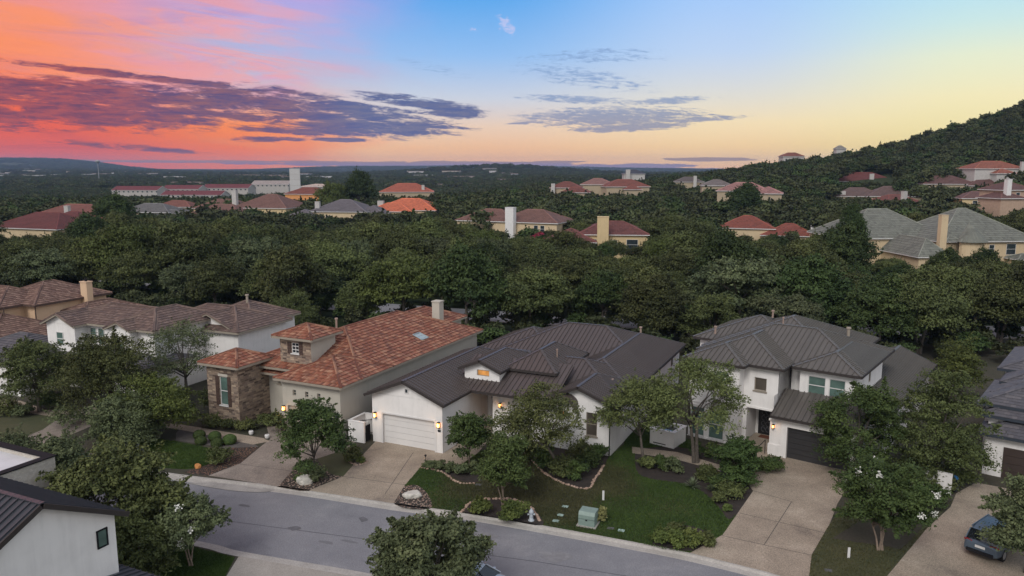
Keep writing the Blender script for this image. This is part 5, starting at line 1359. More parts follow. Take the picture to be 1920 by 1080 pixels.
far_house(566, 345, 364, 390, 22, 14, (110, 64, 54), plain('orange_stucco', (.62, .28, .10), .9), radians(20), 'house with orange wall and dark brown roof beyond the grey-roofed house')
far_house(762, 338, 360, 420, 30, 20, (146, 82, 64), M_cream, radians(-6), 'far orange-red roof with small chimney behind the bright orange roof', chim=((9, 3, 3.6, 1.6),))
far_house(40, 390, 428, 210, 26, 17, (88, 46, 44), M_cream, radians(20), 'dark red roofed house at the left edge above the trees', wings=((-6, 5, 14, 22, .1),))
far_house(120, 382, 402, 262, 24, 14, (110, 70, 62), M_cream, radians(14), 'brown roof with small white chimney behind the dark red roof', chim=((2.5, -1, 2.9, 1.6),))
far_house(268, 374, 398, 300, 22, 14, (92, 92, 92), M_cream, radians(10), 'grey roof among the trees at left', wings=((0, -2, 18, 9, -1.6),))
far_house(322, 374, 388, 350, 18, 12, (112, 72, 62), M_cream, radians(6), 'small brown roof beside the grey roof at left')
far_house(1398, 400, 428, 215, 16, 14, (116, 64, 52), M_cream, radians(20), 'red tile roof nearly buried in the trees right of centre', wings=((4, -2, 19, 11, -1.6),), chim=((17.6, 2, 1.0, 1.1),))
h10 = far_house(1790, 390, 453, 168, 4, 4, (104, 106, 98), M_cream, radians(-4), 'large cream house with grey-green tiled roof and cone-roofed bay at right', chim=((-3.4, -.6, 5.8, 1.5),), wins=((1, 6.2, -2.9, .8, 2.2), (1, 7.6, -2.9, .8, 2.2), (1, 12, -2.6, 1.2, 1.8), (1, 16.5, -3.0, 2.2, 2.4)), s=.62, wings=((-3.5, 0, 20, 21.6, .02), (-20, 9, 5, 29, .0), (-11.5, -5.5, -3.9, 12, -2.7, .95), (12, -4, 22, 1, -3.6, .4)), open_=22)
FARH += [(x_, y_, r_, 168) for x_, y_, r_ in ((84, 184, 13), (76, 186, 10), (104, 178, 13), (114, 180, 12), (88, 166, 6))]
cn = MB(); n = 9
cx, cy = 3.2, -.9; z0 = AT(1790, 453, 168)[2]+.05
for k in range(n):
    a0, a1 = pi+pi*k/n, pi+pi*(k+1)/n; q = lambda a: (cx+3.4*cos(a), cy+2.8*sin(a), z0)
    cn.poly([q(a0), q(a1), (cx, cy+1.2, z0+4.3)]); cn.poly([(cx+2.7*cos(a0), cy+2.1*sin(a0), -1), (cx+2.7*cos(a1), cy+2.1*sin(a1), -1), (cx+2.7*cos(a1), cy+2.1*sin(a1), z0), (cx+2.7*cos(a0), cy+2.1*sin(a0), z0)], mi=1)
cn.build('bay', [MATS['far_tiles_104_106_98'], M_cream], h10.root)
far_house(1612, 338, 368, 330, 20, 14, (92, 74, 70), M_cream, radians(14), 'brown roofed house with cream chimney below the hill', chim=((-6.5, 2, 2.0, 2.2),), wings=((2, -4, 24, 12, .2),), s=.5)
far_house(1700, 352, 380, 300, 18, 13, (104, 62, 54), M_cream, radians(-20), 'red-brown roofed house with tall white chimney below the hill', chim=((-2.6, -1, 4.4, 1.8),))
far_house(1625, 312, 340, 400, 30, 20, (96, 52, 48), M_cream, radians(10), 'dark red hip roof with white chimney on the lower hillside', chim=((2, -1, 3.8, 2.0),))
far_house(1392, 336, 358, 300, 20, 14, (136, 100, 96), M_cream, radians(20), 'pinkish tile roof above the trees right of centre', wings=((4, -4, 15, 8, -.8),))
far_house(1345, 332, 348, 340, 14, 11, (104, 96, 94), M_cream, radians(10), 'small grey hip roof left of the pinkish roof')
far_house(1782, 320, 345, 330, 22, 15, (92, 66, 62), M_cream, radians(8), 'long brown roof on the lower hillside at right', wings=((6, -3, 22, 9, -.6),))
far_house(1876, 300, 316, 330, 22, 14, (128, 78, 62), M_white, radians(0), 'pale two-storey house with orange-brown roof on the right slope', chim=((8.6, -1, 2.8, 1.6),), wings=((-4, -4, 5, 4, -2),))
far_house(1912, 340, 356, 235, 12, 10, (92, 66, 62), plain('tan_brick', (.42, .30, .22), .9), radians(-10), 'tan brick house with brown roof at the right edge', chim=((-4.8, -.6, 3.2, 1.6),), wins=((0, 5.5, -2.6, 1.4, 1.8),), wings=((-9, -3, 0, 7, -2.4),))
far_house(1845, 352, 372, 262, 14, 10, (96, 70, 66), M_yellow, radians(10), 'small brown roofed house with pale walls under the right slope', wins=((0, 4, -2.4, 1.5, 1.6),))
far_house(1489, 284, 293, 520, 15, 10, (112, 68, 58), M_white, radians(0), 'white columned house with red roof alone on the ridge', wins=tuple((0, 2+i*2.4, -4.6, 1.2, 3) for i in range(5)), s=.5)
far_house(1578, 275, 279, 640, 9, 7, (120, 116, 110), M_white, radians(0), 'small pavilion roof on the skyline of the hill', s=.8)
far_house(1120, 333, 346, 380, 17, 13, (124, 92, 86), M_cream, radians(8), 'grey-brown hip roof near the horizon in the middle')
far_house(1178, 335, 350, 370, 22, 15, (112, 66, 56), M_cream, radians(-6), 'red roof near the horizon with a small white gable', wings=((-3, -4, 6, 5, -1.2),))
far_house(1060, 337, 352, 360, 15, 12, (104, 62, 54), M_cream, radians(10), 'dark red roof with white chimney peeping over the trees', chim=((-5.6, -1, 1.8, 1.7),), wings=((-2, -6, 12, 4, -2),))
far_house(1293, 330, 341, 400, 15, 11, (88, 80, 78), M_cream, radians(6), 'low grey-brown roof with cream chimney at the foot of the ridge', chim=((2.6, -1, 3.0, 1.6),))
far_house(1190, 320, 326, 560, 16, 12, (60, 62, 74), M_white, radians(0), 'white turreted building on the horizon', s=.5, chim=((-5, -1, 3.0, 3.0),))
far_house(588, 340, 350, 640, 26, 20, (176, 160, 150), M_white, radians(10), 'plain white hall beside the tall slab tower', s=.2)
# long low buildings with red roofs
for i, (p0, p1, ye, Y) in enumerate(((208, 300, 357, 640), (302, 376, 355, 655), (378, 470, 353, 670), (300, 420, 366, 620), (470, 545, 346, 700))):
    xa = AT(p0, ye, Y); xb = AT(p1, ye, Y); w = xb[0]-xa[0]
    h = House('long_building', ['long low white building with maroon roof, leftmost of the row', 'long low maroon-roofed building, second from left', 'long low maroon-roofed building with gabled end, third from left', 'maroon-roofed building standing in front of the row', 'long pale arcade building left of the slab tower'][i], 'building', (xa[0], Y), radians(4))
    R = hip(0, 0, w-1, 18, xa[2]+.2, .36, 'LR', 'x'); h.roof([R], far_tile('maroon_roof', (104, 52, 56)) if i < 4 else far_tile('pale_roof', (150, 140, 136)), 'slate', M_trimw); h.under(R, .4, tz(xa[0], Y)-3); h.finish(plain('weathered_cream', (.40, .375, .35), .9))
    for k in range(int(w/4)): h.window((.4, .4), (w-2.4, .4), 1.5+k*4, 3.2+k*4, xa[2]-1.7, xa[2]-.5, M_trimw, M_glass, -.04, 1, 1, sill=False)
    FARH.append((xa[0]+w/2, Y, w/2, Y))
# white slab tower
x, y, zt_ = AT(552, 316, 560); tw = House('slab_tower', 'tall blank white slab tower above the far roofs', 'tower', (x, y), radians(-12))
gz = tz(x, y); tw.walls.box(-3.6, 0, gz-1, 3.6, 4.5, zt_)
tw.finish(plain('tower_concrete', (.50, .49, .48), .8, vary=.06, scale=.2)); 
for k in range(1, 7):
    m = MB(); m.box(-3.63, -.03, gz+(zt_-gz)*k/7-.06, 3.63, -.005, gz+(zt_-gz)*k/7+.06); m.build('joint', M_trimb, tw.root)
FARH.append((x, y, 8, 560))
M_town0 = plain('town_grey', (.28, .29, .31), .7)
# water tower and light masts at the far left
x, y, z = AT(183, 303, 1300); mb = MB(); mb.lathe([(0, 3), (2.6, 2.2), (3.6, .6), (3.0, -1), (.9, -3)], 14); gz = tz(x, y)-z
o = empty('water_tower', (x, y, z)); tag(o, 'thin-legged water tower on the left horizon', 'tower'); mb.build('tank', M_town0, o); mb = MB(); mb.tube([(0, 0, gz), (0, 0, -3)], [.6, .5], 8); mb.build('stem', M_town0, o)
# town lights and pale roofs at far left
rr = random.Random(5)
M_town = [plain('town_white', (.55, .54, .55), .7, vary=.1), plain('town_tan', (.40, .36, .32), .7), plain('town_grey', (.28, .29, .31), .7)]
M_tl = plain('town_window_glow', (.8, .6, .4), .5, emit=(1, .72, .45, 1), es=1.1)
tb = 0
for i in range(120):
    if i < 70: px = rr.uniform(-20, 235); py = 334-px*.03+rr.uniform(-14, 3)
    else: px = rr.uniform(230, 1000); py = rr.uniform(326, 345)
    d = rr.uniform(1500, 3600) if i < 70 else rr.uniform(900, 2200)
    x = (px-960)/1457*d; gz = tz(x, d)
    w, dd, hh = rr.uniform(12, 46), rr.uniform(10, 20), rr.uniform(5, 10)
    z0 = gz-1; m = MB(); m.box(-w/2, 0, 0, w/2, dd, hh+1); m.box(-w/2-.4, -.4, hh+1, w/2+.4, dd+.4, hh+1.8, mi=1)
    for k in range(int(w/6)): m.box(-w/2+2+k*6, -.12, 2.2, -w/2+5+k*6, -.02, 4.2, mi=2)
    o = m.build('town_building', [M_town[i % 3], far_tile('town_roof', (130, 112, 106)) if i % 4 else M_town[0], M_tl if rr.random() < .2 else M_glass]); o.location = (x, d, z0); o.rotation_euler = (0, 0, rr.uniform(-.4, .4))
    tag(o, 'tiny flat-roofed building far out on the plain', 'building', 'distant town buildings on the plain')
# road on the hill slope with a lamp
a = [AT(1510, 334, 430), AT(1550, 331, 425), AT(1590, 327, 420), AT(1620, 322, 415)]
hillroad = [(p[0], p[1]) for p in a]
mb = MB(); L0 = offset_line(hillroad, 3); L1 = offset_line(hillroad, -3)
for i in range(3): mb.poly([(*L1[i], a[i][2]), (*L1[i+1], a[i+1][2]), (*L0[i+1], a[i+1][2]+.4), (*L0[i], a[i][2]+.4)]); mb.poly([(*L1[i], a[i][2]-8), (*L1[i+1], a[i+1][2]-8), (*L1[i+1], a[i+1][2]), (*L1[i], a[i][2])])
o = mb.build('retaining_wall', M_conc); tag(o, 'pale curving wall and road edge on the lower hillside', 'wall')
x, y, z = AT(1541, 313, 420); mb = MB(); mb.tube([(0, 0, -9), (0, 0, 0)], [.12, .09], 6); mb.bar((0, 0, 0), (0, -1.2, .1), .1, .1)
o = empty('street_lamp', (x, y, z)); tag(o, 'lit orange street lamp on the lower hillside', 'lamp'); mb.build('pole', M_black, o); mb = MB(); mb.lathe([(0, -.5), (.55, -.35), (.6, 0), (0, .15)], 10, (0, -1.2, 0)); mb.build('lamp_head', M_lampc, o)
for px, py in ((676, 280),): pass

# ================================================================== belt of oaks and the far woods
houses_loc = [(OA, THB, -14, -2, 1, 27.5), (OB, THB, -1.5, -3, 20.5, 30), (OC, THC, -13, -3, 8, 26), (OD, THD, -22, -6, 19.5, 28.5), (OD, THD, -34, -6, -8, 22), ((oE[0], oE[1]), THE, -2, -3, 12, 26)]
def clear_of(x, y, r=3.2):
    for (o, th, x0, y0, x1, y1) in houses_loc:
        lx, ly = loc_in(x, y, o, th)
        if x0-r < lx < x1+r and y0-r < ly < y1+r: return False
    for (hx, hy, hr, Y) in FARH:
        if (x-hx)**2+(y-hy)**2 < (hr+r*.4)**2: return False
        # the sight line in front of a far house stays as open as in the photo
    return True
def seen(x, y): return y > 0 and abs(x) < y*.70+8
pts = []
rr = random.Random(21)
# hand-placed light trees and the row along the road behind
special = [((545, 560), 'light green broad oak beyond the brown-roofed house', 5, 1.05, 118), ((70, 560), 'grey-green broad oak at the left above the peach house', 2, 1.15, 128), ((330, 545), 'grey-green oak left of the light green oak', 2, .9, 124),
           ((430, 545), 'grey-green oak just left of the light green oak', 2, .85, 121)]
cells = []
y = 84.0
while y < 206:
    x = -y*.72-6
    while x < y*.72+8:
        px_, py_ = x+rr.uniform(-2.4, 2.4), y+rr.uniform(-2.2, 2.2)
        ry = back_y(px_)
        if clear_of(px_, py_) and abs(py_-ry) > 5.2 and seen(px_, py_):
            if py_ > ry-17 : cells.append((px_, py_))
        x += 8.8
    y += 7.8
cells.sort(key=lambda c: c[1])
placed = []
for (spx, spy), lab, k, s_, Y in special:
    X = (spx-960)/1457*Y
    oak(X, Y, k, s_, rr.uniform(0, 6.28), lab, None); placed.append((X, Y, 5))
def blocks_view(x, y, top):
    """would a tree here hide a far house the photo shows?"""
    px = 960+1457*x/y; 
    for (p0, p1, pyl, Yh) in OPEN:
        mg = 4.2*1457/y
        if p0-mg*.8 < px < p1+mg*.8 and y < Yh:
            zl = CAMH-(pyl-316)/1457*y
            if top > zl: return zl
    return None
OPEN += [(900, 1010, 450, 222), (1040, 1215, 470, 190), (690, 828, 402, 290), (560, 640, 414, 280), (360, 530, 408, 300), (0, 110, 412, 210), (125, 200, 396, 262), (240, 345, 392, 300), (1360, 1430, 412, 215), (1440, 1525, 440, 215), (1630, 1762, 452, 178), (1700, 1760, 490, 160), (1790, 1900, 478, 168), (1870, 1960, 486, 165)]
n_ind = 0
for (x, y) in cells:
    if any((x-a)**2+(y-b)**2 < (c*.9)**2 for a, b, c in placed): continue
    k = rr.choice([0, 1, 3, 6, 0, 1, 3, 6, 2, 4, 4, 5]) if rr.random() < .8 else rr.choice([0, 3])
    s_ = rr.choice([rr.uniform(.85, 1.1), rr.uniform(1.05, 1.45)]); top = 9.2*s_
    lim = blocks_view(x, y, top)
    if lim is not None:
        if lim < 1.8: continue
        s_ = min(s_, max(.22, lim/10.8*rr.uniform(.85, 1.12))); zs_ = 1.0
    else: zs_ = rr.uniform(.88, 1.25)
    if n_ind < 292:
        oak(x, y, k, s_, rr.uniform(0, 6.28), zs=zs_); n_ind += 1
    else: pts.append((x, y, s_))
USTORY = []
yy = 86.0
while yy < 150:
    xx = -yy*.72
    while xx < yy*.72:
        X, Y = xx+rr.uniform(-1.5, 1.5), yy+rr.uniform(-1.5, 1.5); xx += 3.0
        dr = abs(Y-back_y(X))
        if dr < 4.9 or not clear_of(X, Y, .2): continue
        if rr.random() < (.78 if dr < 9 else .35): USTORY.append((X, Y, rr.uniform(.26, .46)))
    yy += 2.8
print('individual oaks', n_ind, 'left', len(pts), 'cells', len(cells))
# accent trees in the middle distance
def far_tree(px, pyt, Y, k, s_, label, zs=1.0):
    x = (px-960)/1457*Y; zt = CAMH-(pyt-316)/1457*Y; gz = tz(x, Y) if Y > 205 else 0; hgt = max(4, zt-gz)
    r = oak(x, Y, k, s_, random.Random(px).uniform(0, 6), label, None); r.scale = (s_, s_, hgt/7.9); return r
far_tree(672, 322, 330, 4, 1.5, 'tall dark green tree above the grey and orange roofs'); far_tree(622, 342, 318, 5, 1.25, 'yellow-green round tree left of the tall dark tree')
far_tree(205, 366, 232, 4, 1.5, 'tall dark tree rising above the left belt'); far_tree(1606, 385, 165, 4, .68, 'dense bright green tree left of the grey-green roof')
far_tree(1000, 470, 150, 5, .8, 'bright green tree before the yellow house'); far_tree(905, 432, 165, 5, .9, 'light green tree before the cream house')
far_tree(1545, 438, 160, 5, .6, 'small leafy green tree left of the large cream house'); far_tree(1690, 292, 420, 2, 2.2, 'pale blossoming tree on the right hillside'); far_tree(1750, 290, 425, 2, 1.8, 'second pale blossoming tree on the hillside, right of the larger')
far_tree(1790, 468, 140, 4, .72, 'dark tree before the arched windows of the large cream house'); far_tree(1862, 468, 142, 4, .7, 'dark tree right of the arched windows of the large cream house')
far_tree(1400, 345, 270, 4, 1.6, 'dark green broad tree before the pinkish roof')
for px, pyt, Y, s_, lab in ((1090, 458, 172, .62, 'crimson-flowering crape myrtle before the yellow house'), (1012, 440, 200, .45, 'small crimson-flowering crape myrtle beside the cream house')):
    x = (px-960)/1457*Y; root = empty('crape_myrtle', (x, Y, 0)); tag(root, lab, 'tree')
    zt = CAMH-(pyt-316)/1457*Y
    V, Q, tone, L = crown_arrays(4.6*s_, 4.2*s_, zt*.36, 22, 1.1*s_*1.4, 3600, .17, .11, px, zt*.6); npmesh('crown', V, Q, L_deep, root, col=tone)
    V, Q, tone, L2 = crown_arrays(4.6*s_, 4.2*s_, zt*.36, 12, 1.2*s_*1.4, 1500, .17, .12, px+3, zt*.66); npmesh('blossom', V, Q, L_pink, root, col=tone)
    limbs(L, 0, zt*.4, .12, px, 5, forks=2).build('trunk', M_barkp, root)
# far woodland : one mass, coarse crowns scattered by geometry nodes
L_far = leaf_mat('distant_oak_leaves', (.020, .028, .012), (.076, .088, .034), .3)
def woodland():
    protos = bpy.data.collections.new('woodland_crowns')
    for k in range(4):
        V, Q, tone, L = crown_arrays(4.2, 4.2, 2.9, 26, 1.45, 1500, .46, .30, 400+k, 4.6, 'oak', spray=14)
        o = npmesh('woodland_crown', V, Q, [L_far, L_far, L_deep, L_far][k], None, col=tone); COL.objects.unlink(o); protos.objects.link(o)
    r = np.random.default_rng(3); P = []; SC = []
    for (x, y, s_) in pts+USTORY: P.append((x, y, tz(x, y) if y > 205 else -.6*s_ if s_ < .5 else 0)); SC.append(s_)
    def fill(y0, y1, sp, scl, hills=True):
        y = y0
        while y < y1:
            x = -y*.80-10
            while x < y*.95+10:
                X = x+r.uniform(-.45, .45)*sp; Y = y+r.uniform(-.45, .45)*sp; x += sp
                if not clear_of(X, Y, 3.0*scl): continue
                s_ = scl*r.uniform(.8, 1.25); z = tz(X, Y)
                if y0 > 900:
                    nz = sin(X*.006+2)*cos(Y*.004)+.5*sin(X*.015+Y*.01)
                    if nz > .75: continue
                lim = blocks_view(X, Y, z+9.2*s_)
                if lim is not None:
                    if lim-z < 1.5: continue
                    s_ = min(s_, (lim-z)/10.0*r.uniform(.78, 1.16))
                px = 960+1457*X/Y
                # nothing in the open country at left may rise above the photo's tree line
                top = CAMH-(z+8.2*s_-0)
                P.append((X, Y, z-.3)); SC.append(s_)
            y += sp*.92
    fill(206, 420, 7.2, 1.0); fill(420, 900, 7.6, .92); fill(900, 2000, 15, 1.4); fill(2000, 6500, 42, 2.2)
    me = bpy.data.meshes.new('woodland'); me.from_pydata(P, [], [])
    at = me.attributes.new('sc', 'FLOAT_VECTOR', 'POINT'); PA = np.array(P); SA = np.array(SC); at.data.foreach_set('vector', np.stack([SA, SA, SA*np.where(PA[:, 1] > 1500, .62, np.where(PA[:, 1] > 500, .8, 1.0))], -1).astype(np.float32).ravel())
    o = bpy.data.objects.new('woodland', me); COL.objects.link(o); tag(o, kind='stuff'); o['label'] = 'continuous dark oak woodland over the plain and hillside'
    ng = bpy.data.node_groups.new('scatter', 'GeometryNodeTree')
    ng.interface.new_socket('Geometry', in_out='INPUT', socket_type='NodeSocketGeometry'); ng.interface.new_socket('Geometry', in_out='OUTPUT', socket_type='NodeSocketGeometry')
    N = ng.nodes; l = ng.links
    gi = N.new('NodeGroupInput'); go = N.new('NodeGroupOutput'); iop = N.new('GeometryNodeInstanceOnPoints'); ci = N.new('GeometryNodeCollectionInfo')
    ci.inputs['Collection'].default_value = protos; ci.inputs['Separate Children'].default_value = True; ci.inputs['Reset Children'].default_value = True
    na = N.new('GeometryNodeInputNamedAttribute'); na.data_type = 'FLOAT_VECTOR'; na.inputs['Name'].default_value = 'sc'
    rv = N.new('FunctionNodeRandomValue'); rv.data_type = 'FLOAT_VECTOR'; rv.inputs[0].default_value = (0, 0, 0); rv.inputs[1].default_value = (.1, .1, 6.283)
    l.new(gi.outputs[0], iop.inputs['Points']); l.new(ci.outputs[0], iop.inputs['Instance']); iop.inputs['Pick Instance'].default_value = True
    l.new(rv.outputs[0], iop.inputs['Rotation']); l.new(na.outputs[0], iop.inputs['Scale']); l.new(iop.outputs[0], go.inputs[0])
    m = o.modifiers.new('scatter', 'NODES'); m.node_group = ng
    print('woodland instances', len(P))
woodland()

# ================================================================== small things in the yards and on the street
def boulder(px, py, wpx, hpx, mat, label, seed, flat=.6):
    b = G(px, py); s = 1440/b[1]; R = wpx/s/2; r = random.Random(seed); mb = MB(); n, m = 14, 8; ring = []
    ph = [r.uniform(0, 6.28) for _ in range(6)]
    for i in range(m+1):
        t = pi*i/m; row = []
        for k in range(n):
            a = 2*pi*k/n; q = 1+.16*sin(2*a+ph[0]+t)+.10*sin(3*a+ph[1]-2*t)+.07*sin(5*a+ph[2]+3*t)
            c = max(-.75, min(.72, cos(t)*1.1)); row.append((R*sin(t)**.7*cos(a)*q, R*.8*sin(t)**.7*sin(a)*q, R*flat*(c+.45)))
        ring.append(row)
    for i in range(m):
        for k in range(n): mb.poly([ring[i+1][k], ring[i+1][(k+1) % n], ring[i][(k+1) % n], ring[i][k]])
    o = mb.build('boulder', mat, None, False); o.location = (b[0], b[1], 0); o.rotation_euler = (0, 0, r.uniform(-.4, .4)); tag(o, label, 'boulder'); return o
boulder(571, 906, 30, 26, M_rock, 'upright angular white boulder in the gravel between the two driveways', 1, .85)
boulder(773, 931, 34, 20, M_rock, 'flat white boulder in the gravel patch right of the driveway', 2, .45)
boulder(371, 877, 15, 11, plain('orange_sandstone', (.50, .22, .07), .9, vary=.25, scale=6), 'small orange boulder by the curb at left', 3, .8)
# cobble edging of the beds, one row of stones per bed
def edging(px_pts, label, seed, size=.16):
    ln = curve([G(*p)[:2] for p in px_pts], 10); r = random.Random(seed); mb = MB(); d = 0; pos = []
    for a, b in zip(ln[:-1], ln[1:]):
        L_ = sqrt((b[0]-a[0])**2+(b[1]-a[1])**2); t = d
        while t < L_: pos.append((a[0]+(b[0]-a[0])*t/L_, a[1]+(b[1]-a[1])*t/L_)); t += size*1.5
        d = t-L_
    for x, y in pos:
        s = size*r.uniform(.7, 1.25); mb.lathe([(0, s*.55), (s*.55, s*.4), (s*.75, 0), (s*.6, -.05)], 6, (x+r.uniform(-.04, .04), y+r.uniform(-.04, .04), .015))
    o = mb.build('stone_edging', ground_mat('cobbles', [(.3, S(120, 98, 88)), (.5, S(165, 140, 124)), (.7, S(196, 176, 158))], 2.2, 9, .4)); tag(o, label, 'stone edging', kind='stuff')
edging([(790, 878), (815, 881), (836, 889), (850, 901), (868, 907), (890, 907)], 'stone edging round the curved bed by the drive', 1)
edging([(998, 864), (1015, 882), (1032, 895), (1060, 908), (1100, 917), (1115, 900), (1133, 872)], 'stone edging round the bed below the centre house', 2)
edging([(865, 960), (884, 942), (917, 936), (965, 938), (998, 955), (1012, 978)], 'stone edging round the hydrant bed', 3)
edging([(651, 862), (660, 869), (672, 872), (690, 866)], 'stone edging by the planter wall', 4)
# fire hydrant
b = G(996, 976); o = empty('fire_hydrant', (b[0], b[1], .0)); tag(o, 'silver-grey fire hydrant at the curbside bed', 'fire hydrant')
M_hyd = plain('silver_paint', (.40, .44, .48), .45, vary=.08); mb = MB()
mb.lathe([(.20, 0), (.20, .05), (.13, .06), (.12, .5), (.16, .52), (.16, .58), (.14, .66), (.07, .74), (.04, .76), (.04, .82), (0, .82)], 16); mb.build('barrel', M_hyd, o, True)
for dx, dy, r_ in ((1, 0, .055), (-1, 0, .055), (0, -1, .075)):
    m = MB(); m.tube([(dx*.08, dy*.08, .42), (dx*.21, dy*.21, .42)], [r_, r_], 10); m.tube([(dx*.21, dy*.21, .42), (dx*.24, dy*.24, .42)], [r_*1.25, r_*1.2], 6); m.build('outlet', M_hyd, o)
# transformer box
b = G(1103, 983); o = empty('utility_box', (b[0], b[1], 0), radians(-22)); tag(o, 'pale green metal utility box on the lawn', 'utility box')
M_ubox = plain('utility_green', (.20, .27, .24), .55, vary=.12, scale=3); mb = MB(); w, d, hh = .52, .45, .95
mb.poly([(-w, -d, .08), (w, -d, .08), (w, -d, hh*.8), (-w, -d, hh*.8)]); mb.poly([(w, -d, .08), (w, d, .08), (w, d, hh), (w, -d+.15, hh), (w, -d, hh*.8)]); mb.poly([(w, d, .08), (-w, d, .08), (-w, d, hh), (w, d, hh)]); mb.poly([(-w, d, .08), (-w, -d, .08), (-w, -d, hh*.8), (-w, -d+.15, hh), (-w, d, hh)])
mb.poly([(-w, -d, hh*.8), (w, -d, hh*.8), (w, -d+.15, hh), (-w, -d+.15, hh)]); mb.poly([(-w, -d+.15, hh), (w, -d+.15, hh), (w, d, hh), (-w, d, hh)]); mb.build('cabinet', M_ubox, o)
mb = MB(); mb.box(-w-.1, -d-.1, -.05, w+.1, d+.1, .08); mb.build('pad', M_conc, o)
mb = MB(); mb.box(-w-.015, -d-.015, .50, w+.015, d+.015, .53); mb.build('seam', plain('utility_dark', (.10, .14, .13), .6), o)
mb = MB(); mb.box(-.06, -d-.03, .42, .06, -d-.002, .5); mb.build('latch', M_black, o)
# white marker posts, lids
for px, py, hpx, lab in ((1131, 938, 20, 'white marker post on the green lawn near the utility box'), (1591, 1046, 22, 'white marker post on the dark lawn by the wide driveway')):
    b = G(px, py); hh = hpx*b[1]/1440; mb = MB(); mb.box(-.07, -.02, -.1, .07, .02, hh); o = mb.build('marker_post', M_trimw); o.location = b; tag(o, lab, 'marker post')
for i, (px, py) in enumerate(((1060, 950), (1051, 966), (1165, 995), (1145, 991), (897, 909), (1042, 977), (83, 834), (1553, 1070))):
    b = G(px, py, .01); mb = MB(); mb.box(-.20, -.14, 0, .20, .14, .035); mb.box(-.15, -.09, .035, .15, .09, .042)
    o = mb.build('meter_lid', plain('lid_green', (.34, .46, .42), .6) if i in (0, 1, 2, 5) else plain('lid_dark', (.10, .10, .10), .7)); o.location = b; o.rotation_euler = (0, 0, radians(-20)); tag(o, ['upper pale green meter lid left of the utility box', 'lower pale green meter lid left of the utility box', 'pale green meter lid at the curb right of the utility box', 'dark meter lid at the curb right of the utility box', 'dark meter lid by the curved bed', 'small pale green lid near the hydrant bed', 'dark meter lid in the dry lawn at far left', 'dark meter lid on the lawn right of the wide driveway'][i], 'meter lid')
# path lights
for i, (px, py, lit) in enumerate(((798, 864, 0), (876, 861, 0), (1012, 862, 1))):
    b = G(px, py); o = empty('path_light', b); tag(o, ['small black path light at the drive edge', 'small black path light beside the walk', 'lit amber path light in the stone-edged bed'][i], 'path light')
    mb = MB(); mb.tube([(0, 0, 0), (0, 0, .42)], [.02, .02], 6); mb.build('stake', M_black, o); mb = MB(); mb.lathe([(.10, .42), (.09, .46), (0, .52)], 10); mb.build('cap', M_black, o)
    mb = MB(); mb.lathe([(.05, .32), (.06, .42)], 8); mb.build('lens', M_lamp if lit else M_glass, o)
for i, (px, py) in enumerate(((471, 815), (501, 822))):   # pale stones / pots by the steps
    b = G(px, py); mb = MB(); mb.lathe([(.12, 0), (.18, .1), (.2, .28), (.16, .34), (.05, .34)], 12); o = mb.build('garden_lantern', M_trimw); o.location = b; tag(o, ['pale garden lantern at the left of the front path', 'pale garden lantern at the right of the front path'][i], 'garden lantern')
# courtyard wall and gate between the terracotta house and the white garage
o = empty('planter_wall', (OB[0], OB[1], 0), -THB); tag(o, 'white stucco enclosure wall at the left of the white garage', 'wall'); M_w2 = M_white
def wl(x0, y0, x1, y1, z1, par, m=M_white, nm='wall'):
    mb = MB(); mb.box(x0, y0, -.3, x1, y1, z1); mb.box(x0-.03, y0-.03, z1, x1+.03, y1+.03, z1+.06); return mb.build(nm, m, par)
wl(-1.9, -.75, -.35, -.57, 1.7, o, nm='front_wall'); wl(-1.9, -.56, -1.72, 1.5, 1.7, o, nm='side_wall'); wl(-1.71, 1.32, -.1, 1.5, 1.7, o, nm='rear_wall')
o2 = empty('gate', (OB[0], OB[1], 0), -THB); tag(o2, 'black metal gate beside the white garage wall', 'gate')
mb = MB()
for k in range(8): mb.bar((-.3+.0, -.55+k*.08, .1), (-.3, -.55+k*.08, 1.45), .05, .03, (1, 0, 0))
mb.bar((-.3, -.56, 1.3), (-.3, .02, 1.3), .05, .05); mb.bar((-.3, -.56, .15), (-.3, .02, .15), .05, .05); mb.build('gate_panel', M_black, o2)
def iron_fence(p, q, label, h_=1.4, n=None):
    A = Vector((*p, 0)); B = Vector((*q, 0)); L_ = (B-A).length; o = empty('iron_fence', A, atan2((B-A).y, (B-A).x)); tag(o, label, 'fence'); mb = MB()
    mb.bar((0, 0, h_-.12), (L_, 0, h_-.12), .04, .04); mb.bar((0, 0, .12), (L_, 0, .12), .04, .04)
    for k in range(int(L_/.13)+1): mb.box(k*.13-.009, -.009, .0, k*.13+.009, .009, h_)
    mb.build('railing', M_black, o)
    for x in (0, L_): m = MB(); m.box(x-.04, -.04, 0, x+.04, .04, h_+.12); m.build('post', M_black, o)
fp = lambda o, th, x, y: frame_pts(o, th, [(x, y)])[0]
iron_fence(fp(OA, THB, .05, .9), fp(OB, THB, -.05, 2.6), 'black iron fence between the terracotta house and the white house')
iron_fence(fp(OD, THD, 13.2, -1.0), fp(OD, THD, 18.0, 1.0), 'black iron fence beside the stone room')
